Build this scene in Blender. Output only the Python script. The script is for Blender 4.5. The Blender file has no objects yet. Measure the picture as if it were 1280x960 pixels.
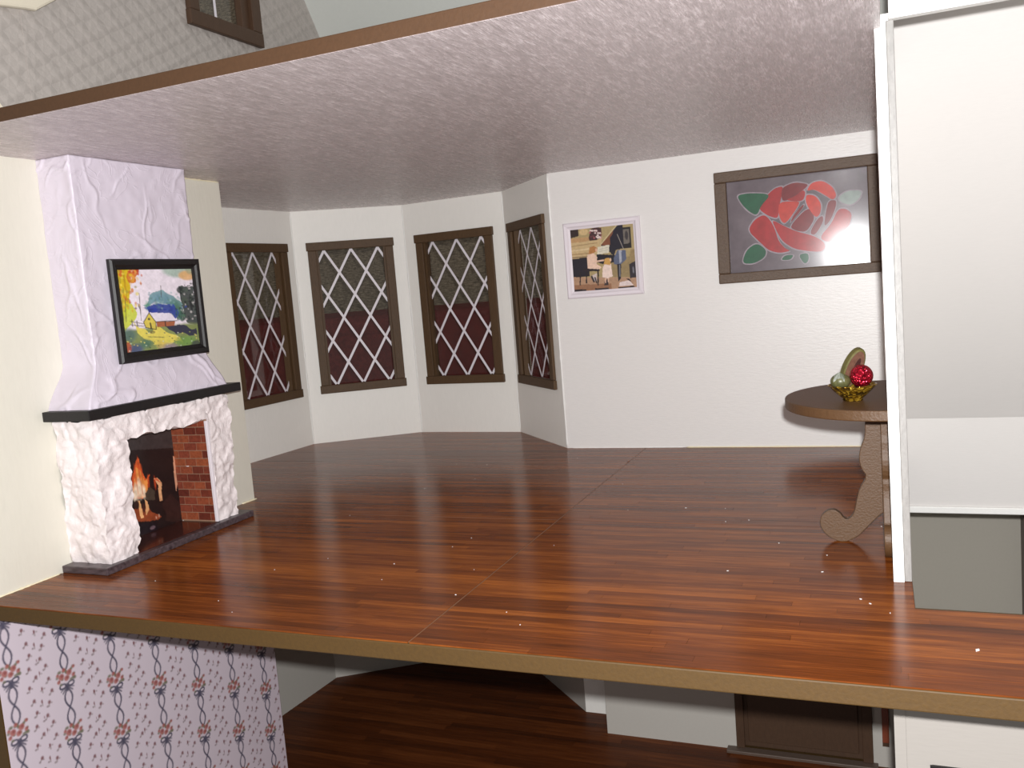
import bpy, math, random
import numpy as np
from mathutils import Vector, Matrix, noise

random.seed(7)
S = bpy.context.scene
C = S.collection

# ------------------------------------------------------------------ camera
cam_d = bpy.data.cameras.new('camera')
cam = bpy.data.objects.new('camera', cam_d)
C.objects.link(cam)
cam_d.sensor_fit = 'HORIZONTAL'
cam_d.sensor_width = 36.0
cam_d.lens = 31.167
cam_d.clip_start = 0.05
cam_d.clip_end = 200
RIGHT = Vector((0.9224225, 0.37773083, -0.0803502))
UP = Vector((0.03352964, 0.12894206, 0.99108512))
FWD = Vector((-0.38472392, 0.91689332, -0.10627388))
EYE = Vector((0, 0, 1.5007))
m = Matrix((RIGHT, UP, -FWD)).transposed().to_4x4()
m.translation = EYE
cam.matrix_world = m
S.camera = cam

# ------------------------------------------------------------------ world, flash, exposure
w = bpy.data.worlds.new('World')
S.world = w
w.use_nodes = True
w.node_tree.nodes['Background'].inputs[0].default_value = (1.0, 0.96, 0.93, 1)
w.node_tree.nodes['Background'].inputs[1].default_value = 0.34

fl = bpy.data.lights.new('camera_flash', 'POINT')
fl.energy = 1600
fl.color = (1.0, 0.998, 0.995)
fl.shadow_soft_size = 0.035
flo = bpy.data.objects.new('camera_flash', fl)
C.objects.link(flo)
flo.location = EYE + Vector((0.05, 0.0, 0.14))

S.view_settings.view_transform = 'Standard'
S.view_settings.look = 'None'
S.view_settings.gamma = 1
S.view_settings.exposure = 0.0
S.view_settings.use_curve_mapping = False

# ------------------------------------------------------------------ measures
XL = -4.657          # left wall face
YF = 3.247           # front edge of the floor
YC = 3.162           # front edge of the ceiling slab
YB = 7.64            # back wall face
H = 2.5
XR = 0.03            # right dividing wall face
ZL = -2.65           # lower storey floor
TF = 0.088           # floor slab thickness
YD = 4.36            # front edge of dividing wall
BAY = [(XL, 5.604), (-5.80, 6.77), (-5.729, 7.959), (-4.746, 8.625), (-3.527, 8.540), (-2.703, YB)]

# ------------------------------------------------------------------ materials
def lin(c):
    return tuple((v / 12.92 if v <= 0.04045 else ((v + 0.055) / 1.055) ** 2.4) for v in [x / 255 for x in c])

class N:
    def __init__(s, name):
        s.m = bpy.data.materials.new(name); s.m.use_nodes = True
        s.t = s.m.node_tree; s.b = s.t.nodes['Principled BSDF']
        s.out = s.t.nodes['Material Output']
    def n(s, typ, **kw):
        nd = s.t.nodes.new(typ)
        for k, v in kw.items():
            if k in nd.inputs.keys() if isinstance(k, str) else False: nd.inputs[k].default_value = v
            else: setattr(nd, k, v)
        return nd
    def l(s, a, b): s.t.links.new(a, b)
    def coords(s, scale=(1, 1, 1), rot=(0, 0, 0), kind='world'):
        mp = s.n('ShaderNodeMapping')
        mp.inputs['Scale'].default_value = scale
        mp.inputs['Rotation'].default_value = rot
        if kind == 'world':
            g = s.n('ShaderNodeNewGeometry'); s.l(g.outputs['Position'], mp.inputs['Vector'])
        else:
            g = s.n('ShaderNodeTexCoord'); s.l(g.outputs['Object'], mp.inputs['Vector'])
        return mp.outputs[0]
    def noise(s, vec, scale, detail=4, rough=0.55):
        t = s.n('ShaderNodeTexNoise'); s.l(vec, t.inputs['Vector'])
        t.inputs['Scale'].default_value = scale; t.inputs['Detail'].default_value = detail
        t.inputs['Roughness'].default_value = rough
        return t.outputs['Fac']
    def ramp(s, fac, stops):
        r = s.n('ShaderNodeValToRGB'); s.l(fac, r.inputs[0])
        e = r.color_ramp.elements
        while len(e) < len(stops): e.new(0.5)
        for i, (p, c) in enumerate(stops):
            e[i].position = p; e[i].color = tuple(c)[:3] + (1,)
        return r.outputs[0]
    def bump(s, h, strength, dist=0.01):
        b = s.n('ShaderNodeBump'); b.inputs['Strength'].default_value = strength
        b.inputs['Distance'].default_value = dist
        s.l(h, b.inputs['Height']); s.l(b.outputs[0], s.b.inputs['Normal'])
        return b
    def set(s, **kw):
        names = dict(base='Base Color', rough='Roughness', metal='Metallic', spec='Specular IOR Level', coat='Coat Weight', coatr='Coat Roughness')
        for k, v in kw.items():
            i = s.b.inputs[names[k]]
            if k == 'base': i.default_value = tuple(v) + (1,)
            else: i.default_value = v

def paint(name, col, var=0.05, rough=0.45, streak=(1, 1, 1), scale=30, bump=0.25, dist=0.004, rvar=0.0):
    """Hand-brushed paint: slight colour variation and brush relief."""
    M = N(name)
    c = lin(col)
    v = M.coords(streak)
    f = M.noise(v, scale, 5, 0.6)
    M.l(M.ramp(f, [(0.25, [x * (1 - var) for x in c]), (0.75, [min(1, x * (1 + var)) for x in c])]), M.b.inputs['Base Color'])
    M.set(rough=rough)
    if rvar:
        M.l(M.ramp(f, [(0.3, (rough - rvar,) * 3), (0.7, (rough + rvar,) * 3)]), M.b.inputs['Roughness'])
    M.bump(f, bump, dist)
    return M.m

MAT = {}
MAT['wall'] = paint('white_wall_paint', (245, 243, 237), 0.02, 0.5, (1, 1, 0.25), 45, 0.35, 0.004)
MAT['wall_cream'] = paint('cream_wall_paint', (216, 212, 199), 0.02, 0.5, (1, 1, 0.25), 40, 0.3, 0.004)
MAT['wall_shine'] = paint('satin_wall_paint', (229, 226, 223), 0.02, 0.36, (0.35, 1, 1.4), 55, 0.3, 0.004)
MAT['hall'] = paint('hall_paint', (219, 215, 212), 0.015, 0.5, (0.3, 1, 2), 60, 0.2, 0.003)
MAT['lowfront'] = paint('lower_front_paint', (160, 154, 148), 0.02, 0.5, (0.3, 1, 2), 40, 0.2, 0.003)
MAT['fillet'] = paint('grey_fillet_paint', (148, 145, 142), 0.15, 0.5, (1, 1, 0.3), 60, 0.6, 0.006)
MAT['greywall'] = paint('grey_wall_paint', (186, 180, 168), 0.02, 0.55, (1, 1, 1), 40, 0.2, 0.003)
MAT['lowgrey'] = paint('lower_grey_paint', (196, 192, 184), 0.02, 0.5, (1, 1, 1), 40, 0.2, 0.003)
MAT['darkbrown'] = paint('dark_brown_edge_paint', (72, 47, 26), 0.10, 0.6, (1, 1, 1), 60, 0.3, 0.004)
MAT['seam'] = paint('pale_seam_line', (118, 80, 54), 0.2, 0.5, (1, 1, 1), 40, 0.2, 0.003)
MAT['glue'] = paint('yellowed_glue', (238, 229, 198), 0.05, 0.35, (1, 1, 1), 40, 0.3, 0.004)
MAT['edge'] = paint('white_edge_paint', (244, 243, 240), 0.02, 0.4, (1, 1, 1), 60, 0.4, 0.004)
MAT['brown'] = paint('brown_edge_paint', (74, 51, 13), 0.12, 0.65, (1, 1, 1), 60, 0.3, 0.004)
MAT['frame'] = paint('window_frame_brown', (82, 59, 34), 0.16, 0.62, (1, 1, 0.3), 70, 0.6, 0.006)
MAT['table'] = paint('table_brown_paint', (86, 60, 36), 0.12, 0.5, (1, 1, 1), 90, 0.6, 0.004)
MAT['roseframe'] = paint('rose_frame_brown', (90, 70, 53), 0.16, 0.5, (0.5, 1, 1), 90, 0.6, 0.006)
MAT['black'] = paint('black_satin_paint', (20, 17, 18), 0.2, 0.5, (1, 1, 1), 60, 0.3, 0.004)
MAT['whiteframe'] = paint('white_frame_paint', (232, 224, 230), 0.01, 0.35, (1, 1, 1), 40, 0.1, 0.002)
MAT['tape'] = paint('white_lattice_strip', (232, 226, 232), 0.01, 0.5, (1, 1, 1), 40, 0.05, 0.002)
MAT['darkdoor'] = paint('dark_brown_door', (76, 54, 38), 0.12, 0.5, (1, 1, 0.3), 50, 0.3, 0.004)
MAT['sill'] = paint('grey_brown_sill', (96, 80, 70), 0.15, 0.5, (0.3, 1, 1), 50, 0.4, 0.004)
MAT['redwood'] = paint('red_brown_wood', (128, 62, 40), 0.15, 0.35, (1, 1, 0.2), 60, 0.2, 0.003)
MAT['roof'] = paint('pale_slope_paint', (206, 208, 202), 0.02, 0.6, (1, 1, 1), 40, 0.15, 0.003)
MAT['cream'] = paint('cream_trim', (226, 216, 196), 0.02, 0.5, (1, 1, 1), 40, 0.15, 0.003)
MAT['darkgap'] = paint('dark_opening', (44, 30, 38), 0.1, 0.6, (1, 1, 1), 40, 0.1, 0.003)

def mat_stucco(name, col, scale, strength, dist):
    M = N(name)
    c = lin(col)
    v = M.coords((1, 1, 1))
    f1 = M.noise(v, scale, 6, 0.6)
    M.set(base=c, rough=0.42)
    M.bump(f1, strength, dist)
    return M.m
MAT['stucco'] = mat_stucco('rough_white_stucco', (236, 226, 226), 40, 0.5, 0.012)
MAT['plaster'] = mat_stucco('trowelled_plaster', (214, 205, 217), 12, 0.25, 0.01)
_nt = MAT['plaster'].node_tree
_ns = [n_ for n_ in _nt.nodes if n_.type == 'TEX_NOISE'][0]; _bp = [n_ for n_ in _nt.nodes if n_.type == 'BUMP'][0]
_ns.inputs['Scale'].default_value = 3.0; _ns.inputs['Detail'].default_value = 3; _ns.inputs['Distortion'].default_value = 1.6
_rp = _nt.nodes.new('ShaderNodeValToRGB'); _e = _rp.color_ramp.elements; _e.new(0.5); _e.new(0.52)
for _k, (_p, _c) in enumerate([(0.40, 0.0), (0.492, 0.25), (0.50, 1.0), (0.53, 0.35)]): _e[_k].position = _p; _e[_k].color = (_c, _c, _c, 1)
_nt.links.new(_ns.outputs['Fac'], _rp.inputs[0]); _nt.links.new(_rp.outputs[0], _bp.inputs['Height'])
_bp.inputs['Strength'].default_value = 0.22; _bp.inputs['Distance'].default_value = 0.010

# ceiling: satin grey paint brushed along the depth of the room
M = N('brushed_grey_ceiling')
v = M.coords((14, 2.0, 1), (0, 0, 0.12))
f = M.noise(v, 3.4, 6, 0.7)
f2 = M.noise(M.coords((46, 3.4, 1), (0, 0, -0.1)), 3.2, 5, 0.7)
mx = M.n('ShaderNodeMath', operation='ADD'); M.l(f, mx.inputs[0]); M.l(f2, mx.inputs[1])
hf = M.n('ShaderNodeMath', operation='MULTIPLY'); M.l(mx.outputs[0], hf.inputs[0]); hf.inputs[1].default_value = 0.5
M.l(M.ramp(hf.outputs[0], [(0.38, lin((170, 158, 158))), (0.52, lin((202, 189, 190))), (0.64, lin((246, 236, 238)))]), M.b.inputs['Base Color'])  # palest streaks put the glints of the brush marks into the base colour
M.l(M.ramp(hf.outputs[0], [(0.35, (0.16,) * 3), (0.65, (0.34,) * 3)]), M.b.inputs['Roughness'])
M.set(spec=0.5)
M.bump(hf.outputs[0], 0.8, 0.012)
MAT['ceiling'] = M.m

# printed wood flooring: colour per plank (attribute) and streaky grain along x
def mat_planks(name, dark, mid, light, rough):
    M = N(name)
    a = M.n('ShaderNodeAttribute', attribute_name='tint')
    sx = M.n('ShaderNodeSeparateColor'); M.l(a.outputs['Color'], sx.inputs[0])
    g1 = M.noise(M.coords((0.55, 9, 1)), 3.0, 6, 0.65)
    g2 = M.noise(M.coords((2.2, 60, 1)), 2.0, 4, 0.6)
    add = M.n('ShaderNodeMath', operation='MULTIPLY_ADD'); M.l(g1, add.inputs[0]); add.inputs[1].default_value = 1.0; M.l(sx.outputs[0], add.inputs[2])
    add2 = M.n('ShaderNodeMath', operation='MULTIPLY_ADD'); M.l(g2, add2.inputs[0]); add2.inputs[1].default_value = 0.6; M.l(add.outputs[0], add2.inputs[2])
    s_ = M.n('ShaderNodeMath', operation='SUBTRACT'); M.l(add2.outputs[0], s_.inputs[0]); s_.inputs[1].default_value = 0.80
    M.l(M.ramp(s_.outputs[0], [(0.0, lin(dark)), (0.5, lin(mid)), (1.0, lin(light))]), M.b.inputs['Base Color'])
    M.set(rough=rough, spec=0.09)
    M.bump(M.noise(M.coords((2, 14, 1)), 6, 3), 0.05, 0.003)
    return M.m
MAT['plank'] = mat_planks('printed_wood_planks', (52, 26, 14), (108, 55, 22), (168, 96, 38), 0.2)
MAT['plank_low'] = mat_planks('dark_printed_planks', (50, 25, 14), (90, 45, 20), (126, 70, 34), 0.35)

# vertex coloured prints (pictures, wallpaper, fire card)
def mat_print(name, rough, coat=0.0, spec=0.5):
    M = N(name)
    a = M.n('ShaderNodeAttribute', attribute_name='print')
    M.l(a.outputs['Color'], M.b.inputs['Base Color'])
    M.set(rough=rough, spec=spec, coat=coat, coatr=0.1)
    return M.m
MAT['print'] = mat_print('printed_picture', 0.35)
MAT['paper'] = mat_print('printed_wallpaper', 0.6)
MAT['fireprint'] = mat_print('glossy_fire_print', 0.3)

# clear glazing
def mat_pane(name, tint, rough, ior=1.5):
    M = N(name)
    M.t.nodes.remove(M.b)
    tr = M.n('ShaderNodeBsdfTransparent'); tr.inputs[0].default_value = tint + (1,)
    gl = M.n('ShaderNodeBsdfGlossy'); gl.inputs['Roughness'].default_value = rough
    lw_ = M.n('ShaderNodeLayerWeight'); lw_.inputs[0].default_value = 0.35
    fr = M.n('ShaderNodeMath', operation='MULTIPLY_ADD'); M.l(lw_.outputs['Facing'], fr.inputs[0]); fr.inputs[1].default_value = 0.10; fr.inputs[2].default_value = 0.03
    mi = M.n('ShaderNodeMixShader')
    M.l(fr.outputs[0], mi.inputs[0]); M.l(tr.outputs[0], mi.inputs[1]); M.l(gl.outputs[0], mi.inputs[2])
    M.l(mi.outputs[0], M.out.inputs[0])
    return M.m
MAT['glass'] = mat_pane('window_glazing', (0.86, 0.84, 0.82), 0.03)

# embossed wallpaper of the room above
M = N('embossed_scale_wallpaper')
g = M.n('ShaderNodeNewGeometry'); sp = M.n('ShaderNodeSeparateXYZ'); M.l(g.outputs['Position'], sp.inputs[0])
cb = M.n('ShaderNodeCombineXYZ'); M.l(sp.outputs['Y'], cb.inputs['X']); M.l(sp.outputs['Z'], cb.inputs['Y'])
mp = M.n('ShaderNodeMapping'); M.l(cb.outputs[0], mp.inputs['Vector']); mp.inputs['Rotation'].default_value = (0, 0, math.radians(52)); mp.inputs['Scale'].default_value = (6.2, 9.0, 1)
vo = M.n('ShaderNodeTexVoronoi', feature='SMOOTH_F1', voronoi_dimensions='2D'); M.l(mp.outputs[0], vo.inputs['Vector']); vo.inputs['Scale'].default_value = 1.0
vo.inputs['Randomness'].default_value = 0.12; vo.inputs['Smoothness'].default_value = 0.25
vo2 = M.n('ShaderNodeTexVoronoi', feature='DISTANCE_TO_EDGE', voronoi_dimensions='2D'); M.l(mp.outputs[0], vo2.inputs['Vector']); vo2.inputs['Scale'].default_value = 2.0; vo2.inputs['Randomness'].default_value = 0.35
m2 = M.n('ShaderNodeMath', operation='MULTIPLY_ADD'); M.l(vo2.outputs['Distance'], m2.inputs[0]); m2.inputs[1].default_value = 0.5; M.l(vo.outputs['Distance'], m2.inputs[2])
nz_ = M.noise(cb.outputs[0], 45, 3)
ad = M.n('ShaderNodeMath', operation='MULTIPLY_ADD'); M.l(nz_, ad.inputs[0]); ad.inputs[1].default_value = 0.12; M.l(m2.outputs[0], ad.inputs[2])
M.set(base=lin((178, 170, 164)), rough=0.33)
M.bump(ad.outputs[0], 0.6, 0.024)
MAT['embossed'] = M.m

M = N('slate_hearth'); f = M.noise(M.coords((1, 3, 3)), 14, 5)
M.l(M.ramp(f, [(0.3, lin((44, 34, 38))), (0.7, lin((92, 78, 82)))]), M.b.inputs['Base Color']); M.set(rough=0.35); M.bump(f, 0.4, 0.006)
MAT['slate'] = M.m
M = N('red_brick'); f = M.noise(M.coords(), 60, 4)
oi = M.n('ShaderNodeObjectInfo')
r1 = M.ramp(oi.outputs['Random'], [(0.0, lin((104, 44, 32))), (0.5, lin((142, 68, 48))), (1.0, lin((160, 84, 52)))])
mixn = M.n('ShaderNodeMix', data_type='RGBA', blend_type='MULTIPLY'); mixn.inputs['Factor'].default_value = 0.7
M.l(r1, mixn.inputs['A']); M.l(M.ramp(f, [(0.3, (0.5, 0.45, 0.45)), (0.65, (1, 1, 1))]), mixn.inputs['B'])
M.l(mixn.outputs['Result'], M.b.inputs['Base Color']); M.set(rough=0.5)
MAT['brick'] = M.m
MAT['mortar'] = paint('pale_mortar', (150, 116, 94), 0.1, 0.7, (1, 1, 1), 60, 0.3, 0.003)
MAT['firefloor'] = paint('glossy_brown_firebox_floor', (66, 32, 26), 0.3, 0.15, (1, 0.2, 1), 20, 0.1, 0.002)

M = N('grey_tweed'); f = M.noise(M.coords((1, 1, 1)), 22, 6, 0.8)
f2 = M.noise(M.coords((1, 1, 8)), 9, 3, 0.6)
ad = M.n('ShaderNodeMath', operation='MULTIPLY'); M.l(f, ad.inputs[0]); M.l(f2, ad.inputs[1])
M.l(M.ramp(ad.outputs[0], [(0.12, lin((66, 60, 52))), (0.42, lin((206, 196, 174)))]), M.b.inputs['Base Color']); M.set(rough=0.9)
MAT['tweed'] = M.m
M = N('burgundy_upholstery'); f = M.noise(M.coords(), 18, 5)
M.l(M.ramp(f, [(0.3, lin((92, 36, 38))), (0.7, lin((120, 48, 48)))]), M.b.inputs['Base Color']); M.set(rough=0.7)
MAT['burgundy'] = M.m

M = N('stained_background'); f = M.noise(M.coords((1, 1, 1)), 5, 4)
M.l(M.ramp(f, [(0.3, lin((84, 72, 78))), (0.7, lin((112, 100, 106)))]), M.b.inputs['Base Color']); M.set(rough=0.5, metal=0.0, spec=0.3, coat=0.45, coatr=0.15)
MAT['rosebg'] = M.m
def stained(name, col, rough=0.3):
    M = N(name); f = M.noise(M.coords((1, 1, 1)), 16, 5)
    c = lin(col)
    M.l(M.ramp(f, [(0.3, [x * 0.8 for x in c]), (0.7, [min(1, x * 1.15) for x in c])]), M.b.inputs['Base Color'])
    M.set(rough=0.5, spec=0.3, coat=0.35, coatr=0.14)
    return M.m
MAT['rosered'] = stained('red_stained_film', (160, 38, 40))
MAT['roseorange'] = stained('orange_red_stained_film', (190, 60, 48))
MAT['rosedark'] = stained('dark_red_stained_film', (120, 34, 38))
MAT['rosegreen'] = stained('green_stained_film', (34, 88, 60))
MAT['rosepale'] = stained('pale_green_stained_film', (146, 158, 152))
MAT['rosesilver'] = stained('silver_leading', (150, 138, 146))

M = N('gold_glass'); vo = M.n('ShaderNodeTexVoronoi'); M.l(M.coords(), vo.inputs['Vector']); vo.inputs['Scale'].default_value = 60
M.l(M.ramp(vo.outputs['Color'], [(0.15, lin((74, 56, 22))), (0.55, lin((150, 112, 26))), (0.9, lin((236, 196, 70)))]), M.b.inputs['Base Color']); M.set(rough=0.12, metal=0.7, spec=0.9); M.bump(vo.outputs['Distance'], 0.8, 0.012)
MAT['goldglass'] = M.m
M = N('red_glitter'); vo = M.n('ShaderNodeTexVoronoi'); M.l(M.coords(), vo.inputs['Vector']); vo.inputs['Scale'].default_value = 75
M.l(M.ramp(vo.outputs['Color'], [(0.0, lin((110, 8, 26))), (1.0, lin((226, 40, 66)))]), M.b.inputs['Base Color']); M.set(rough=0.22, metal=0.75)
M.bump(vo.outputs['Distance'], 1.0, 0.012)
MAT['glitter'] = M.m
MAT['melonrind'] = paint('olive_rind', (96, 90, 48), 0.25, 0.4, (1, 1, 1), 40, 0.3, 0.003)
MAT['melonflesh'] = paint('pink_brown_flesh', (104, 72, 58), 0.3, 0.4, (1, 1, 1), 60, 0.3, 0.003)
MAT['melonpit'] = paint('dark_seed_hollow', (60, 34, 30), 0.25, 0.4, (1, 1, 1), 60, 0.3, 0.003)
MAT['greenfruit'] = paint('grey_green_fruit', (92, 92, 58), 0.4, 0.35, (1, 1, 1), 45, 0.3, 0.003)
MAT['greenleaf'] = paint('dark_leaf', (66, 72, 48), 0.3, 0.4, (1, 1, 1), 40, 0.3, 0.003)

# ------------------------------------------------------------------ mesh helpers
def wloc(o):
    v = Vector((0, 0, 0))
    while o: v += o.location; o = o.parent
    return v

def tag(o, label=None, cat=None, group=None, kind=None):
    if label: o['label'] = label
    if cat: o['category'] = cat
    if group: o['group'] = group
    if kind: o['kind'] = kind
    return o

def empty(name, loc, label=None, cat=None, group=None, kind=None):
    o = bpy.data.objects.new(name, None); C.objects.link(o); o.location = loc
    o.empty_display_size = 0.1
    return tag(o, label, cat, group, kind)

class MB:
    """Collects geometry in world coordinates; build() links one object with its origin at the geometry's centre."""
    def __init__(s): s.v = []; s.f = []; s.mi = []
    def add(s, vs, fs, mi=0):
        o = len(s.v); s.v += [tuple(v) for v in vs]
        s.f += [tuple(i + o for i in f) for f in fs]; s.mi += [mi] * len(fs)
        return s
    def box(s, a, b, mi=0):
        (x0, y0, z0), (x1, y1, z1) = a, b
        return s.obox((x0, y0, z0), (x1 - x0, 0, 0), (0, y1 - y0, 0), (0, 0, z1 - z0), mi)
    def obox(s, o, ex, ey, ez, mi=0):
        o = Vector(o); ex = Vector(ex); ey = Vector(ey); ez = Vector(ez)
        if ex.cross(ey).dot(ez) < 0: ex, ey = ey, ex
        vs = [o, o + ex, o + ex + ey, o + ey, o + ez, o + ex + ez, o + ex + ey + ez, o + ey + ez]
        return s.add(vs, [(0, 3, 2, 1), (4, 5, 6, 7), (0, 1, 5, 4), (1, 2, 6, 5), (2, 3, 7, 6), (3, 0, 4, 7)], mi)
    def prism(s, poly, ext, mi=0, side=None, back=None):
        """poly: closed 3D outline; ext: extrusion vector."""
        P = [Vector(p) for p in poly]; e = Vector(ext); n = len(P)
        nv = Vector((0, 0, 0))
        for i in range(n): nv += P[i].cross(P[(i + 1) % n])
        if nv.dot(e) > 0: P.reverse()
        s.add(P + [p + e for p in P], [tuple(range(n))], mi)
        o = len(s.v) - 2 * n
        s.f.append(tuple(o + n + i for i in reversed(range(n)))); s.mi.append(mi if back is None else back)
        for i in range(n):
            j = (i + 1) % n
            s.f.append((o + j, o + i, o + n + i, o + n + j)); s.mi.append(mi if side is None else side)
        return s
    def build(s, name, mat, parent=None, smooth=False, bevel=0.0, label=None, cat=None, group=None, kind=None, seg=2):
        V = np.array(s.v); c = Vector((V.min(0) + V.max(0)) / 2)
        me = bpy.data.meshes.new(name)
        me.from_pydata([tuple(Vector(v) - c) for v in s.v], [], s.f)
        mats = mat if isinstance(mat, (list, tuple)) else [mat]
        for m_ in mats: me.materials.append(MAT[m_] if isinstance(m_, str) else m_)
        if len(mats) > 1: me.polygons.foreach_set('material_index', s.mi)
        if smooth: me.polygons.foreach_set('use_smooth', [True] * len(me.polygons))
        me.update()
        o = bpy.data.objects.new(name, me); C.objects.link(o)
        o.parent = parent
        o.location = c - wloc(parent)
        if bevel:
            b = o.modifiers.new('bevel', 'BEVEL'); b.width = bevel; b.segments = seg; b.limit_method = 'ANGLE'; b.angle_limit = math.radians(35)
        return tag(o, label, cat, group, kind)

def colattr(o, name, cols):
    a = o.data.color_attributes.new(name, 'FLOAT_COLOR', 'POINT')
    arr = np.ones((len(o.data.vertices), 4), dtype=np.float32); arr[:, :3] = cols
    a.data.foreach_set('color', arr.ravel())

def wall(name, p0, p1, z0, z1, out, t, mat, holes=(), label=None, parent=None):
    """Wall with its inner face on p0-p1, thickness t on the side of vector out; holes are (s0, s1, za, zb) in metres along the wall."""
    p0 = Vector(p0 + (0,)); p1 = Vector(p1 + (0,)); d = (p1 - p0); L = d.length; d /= L
    nrm = Vector((-d.y, d.x, 0))
    if nrm.dot(Vector(out + (0,))) < 0: nrm = -nrm
    mb = MB()
    cuts = sorted(holes)
    x = 0
    def seg(a, b, za, zb):
        if b - a > 1e-4 and zb - za > 1e-4:
            mb.obox(p0 + d * a + Vector((0, 0, za)), d * (b - a), nrm * t, Vector((0, 0, zb - za)))
    for (a, b, za, zb) in cuts:
        seg(x, a, z0, z1); seg(a, b, z0, za); seg(a, b, zb, z1); x = b
    seg(x, L, z0, z1)
    return mb.build(name, mat, parent, label=label, kind='structure')

def grid_sheet(name, o, ex, ey, nx, ny, cols, mat, parent=None, kind=None):
    """Flat printed sheet: vertex grid carrying the print's colours (ny rows x nx columns, first row at o)."""
    o = Vector(o); ex = Vector(ex); ey = Vector(ey)
    u, v = np.meshgrid(np.linspace(0, 1, nx), np.linspace(0, 1, ny))
    P = np.array(o)[None] + u.reshape(-1, 1) * np.array(ex)[None] + v.reshape(-1, 1) * np.array(ey)[None]
    i = np.arange((ny - 1) * (nx - 1)); r = i // (nx - 1); c = i % (nx - 1); a = r * nx + c
    F = np.stack([a, a + 1, a + nx + 1, a + nx], 1)
    ctr = P.mean(0)
    me = bpy.data.meshes.new(name); me.from_pydata((P - ctr).tolist(), [], F.tolist()); me.materials.append(MAT[mat]); me.update()
    ob = bpy.data.objects.new(name, me); C.objects.link(ob); ob.parent = parent; ob.location = Vector(ctr) - wloc(parent)
    colattr(ob, 'print', cols.reshape(-1, 3))
    if kind: ob['kind'] = kind
    return ob

class Canvas:
    """Small numpy painter for prints, u to the right and v down, both 0..1."""
    def __init__(s, w, h, col):
        s.w, s.h = w, h
        s.a = np.zeros((h, w, 3)); s.a[:] = lin(col)
        s.u, s.v = np.meshgrid((np.arange(w) + 0.5) / w, (np.arange(h) + 0.5) / h)
        s.rng = np.random.default_rng(3)
    def mask(s, m, col, k=1.0):
        m = (m * k)[..., None]; s.a = s.a * (1 - m) + np.array(lin(col)) * m
    def poly(s, P, col, k=1.0, wob=0.0):
        u = s.u; v = s.v
        if wob:
            u = u + wob * s.field(9); v = v + wob * s.field(9)
        ins = np.zeros(s.u.shape, bool); n = len(P)
        for i in range(n):
            (x0, y0), (x1, y1) = P[i], P[(i + 1) % n]
            if y0 == y1: continue
            c = ((y0 > v) != (y1 > v)) & (u < (x1 - x0) * (v - y0) / (y1 - y0) + x0)
            ins ^= c
        s.mask(ins.astype(float), col, k)
    def blob(s, x, y, rx, ry, col, k=1.0, soft=0.5):
        d = ((s.u - x) / rx) ** 2 + ((s.v - y) / ry) ** 2
        s.mask(np.clip((1 - d) / soft, 0, 1), col, k)
    def line(s, x0, y0, x1, y1, wd, col, k=1.0):
        dx, dy = x1 - x0, y1 - y0; L = dx * dx + dy * dy + 1e-12
        t = np.clip(((s.u - x0) * dx + (s.v - y0) * dy) / L, 0, 1)
        d = np.hypot(s.u - x0 - t * dx, s.v - y0 - t * dy)
        s.mask(np.clip((wd - d) / (0.5 * wd) , 0, 1), col, k)
    def field(s, n):
        g = s.rng.normal(size=(n + 2, n + 2))
        x = s.u * n; y = s.v * n; i = x.astype(int); j = y.astype(int); fx = x - i; fy = y - j
        fx = fx * fx * (3 - 2 * fx); fy = fy * fy * (3 - 2 * fy)
        return (g[j, i] * (1 - fx) * (1 - fy) + g[j, i + 1] * fx * (1 - fy) + g[j + 1, i] * (1 - fx) * fy + g[j + 1, i + 1] * fx * fy)
    def grain(s, n, amt):
        s.a = np.clip(s.a * (1 + amt * s.field(n))[..., None], 0, 1)

# ================================================================== STRUCTURE
# ---- main floor: slab with brown edge, planks laid on it
floor_poly = [(XL - 0.1, YF), (1.25, YF), (1.25, 4.05), (0.102, 4.055), (0.102, 4.45), (0.102, YB + 0.1), (-2.62, YB + 0.1),
              (-3.45, 8.66), (-4.79, 8.75), (-5.83, 8.04), (-5.91, 6.74), (XL - 0.1, 5.62)]
mb = MB(); mb.prism([(x, y, -0.006) for x, y in floor_poly], (0, 0, -TF + 0.006))
floor = mb.build('floor', 'brown', label='dark wood plank floor of the room with a brown painted front edge', kind='structure', bevel=0.006)

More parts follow.
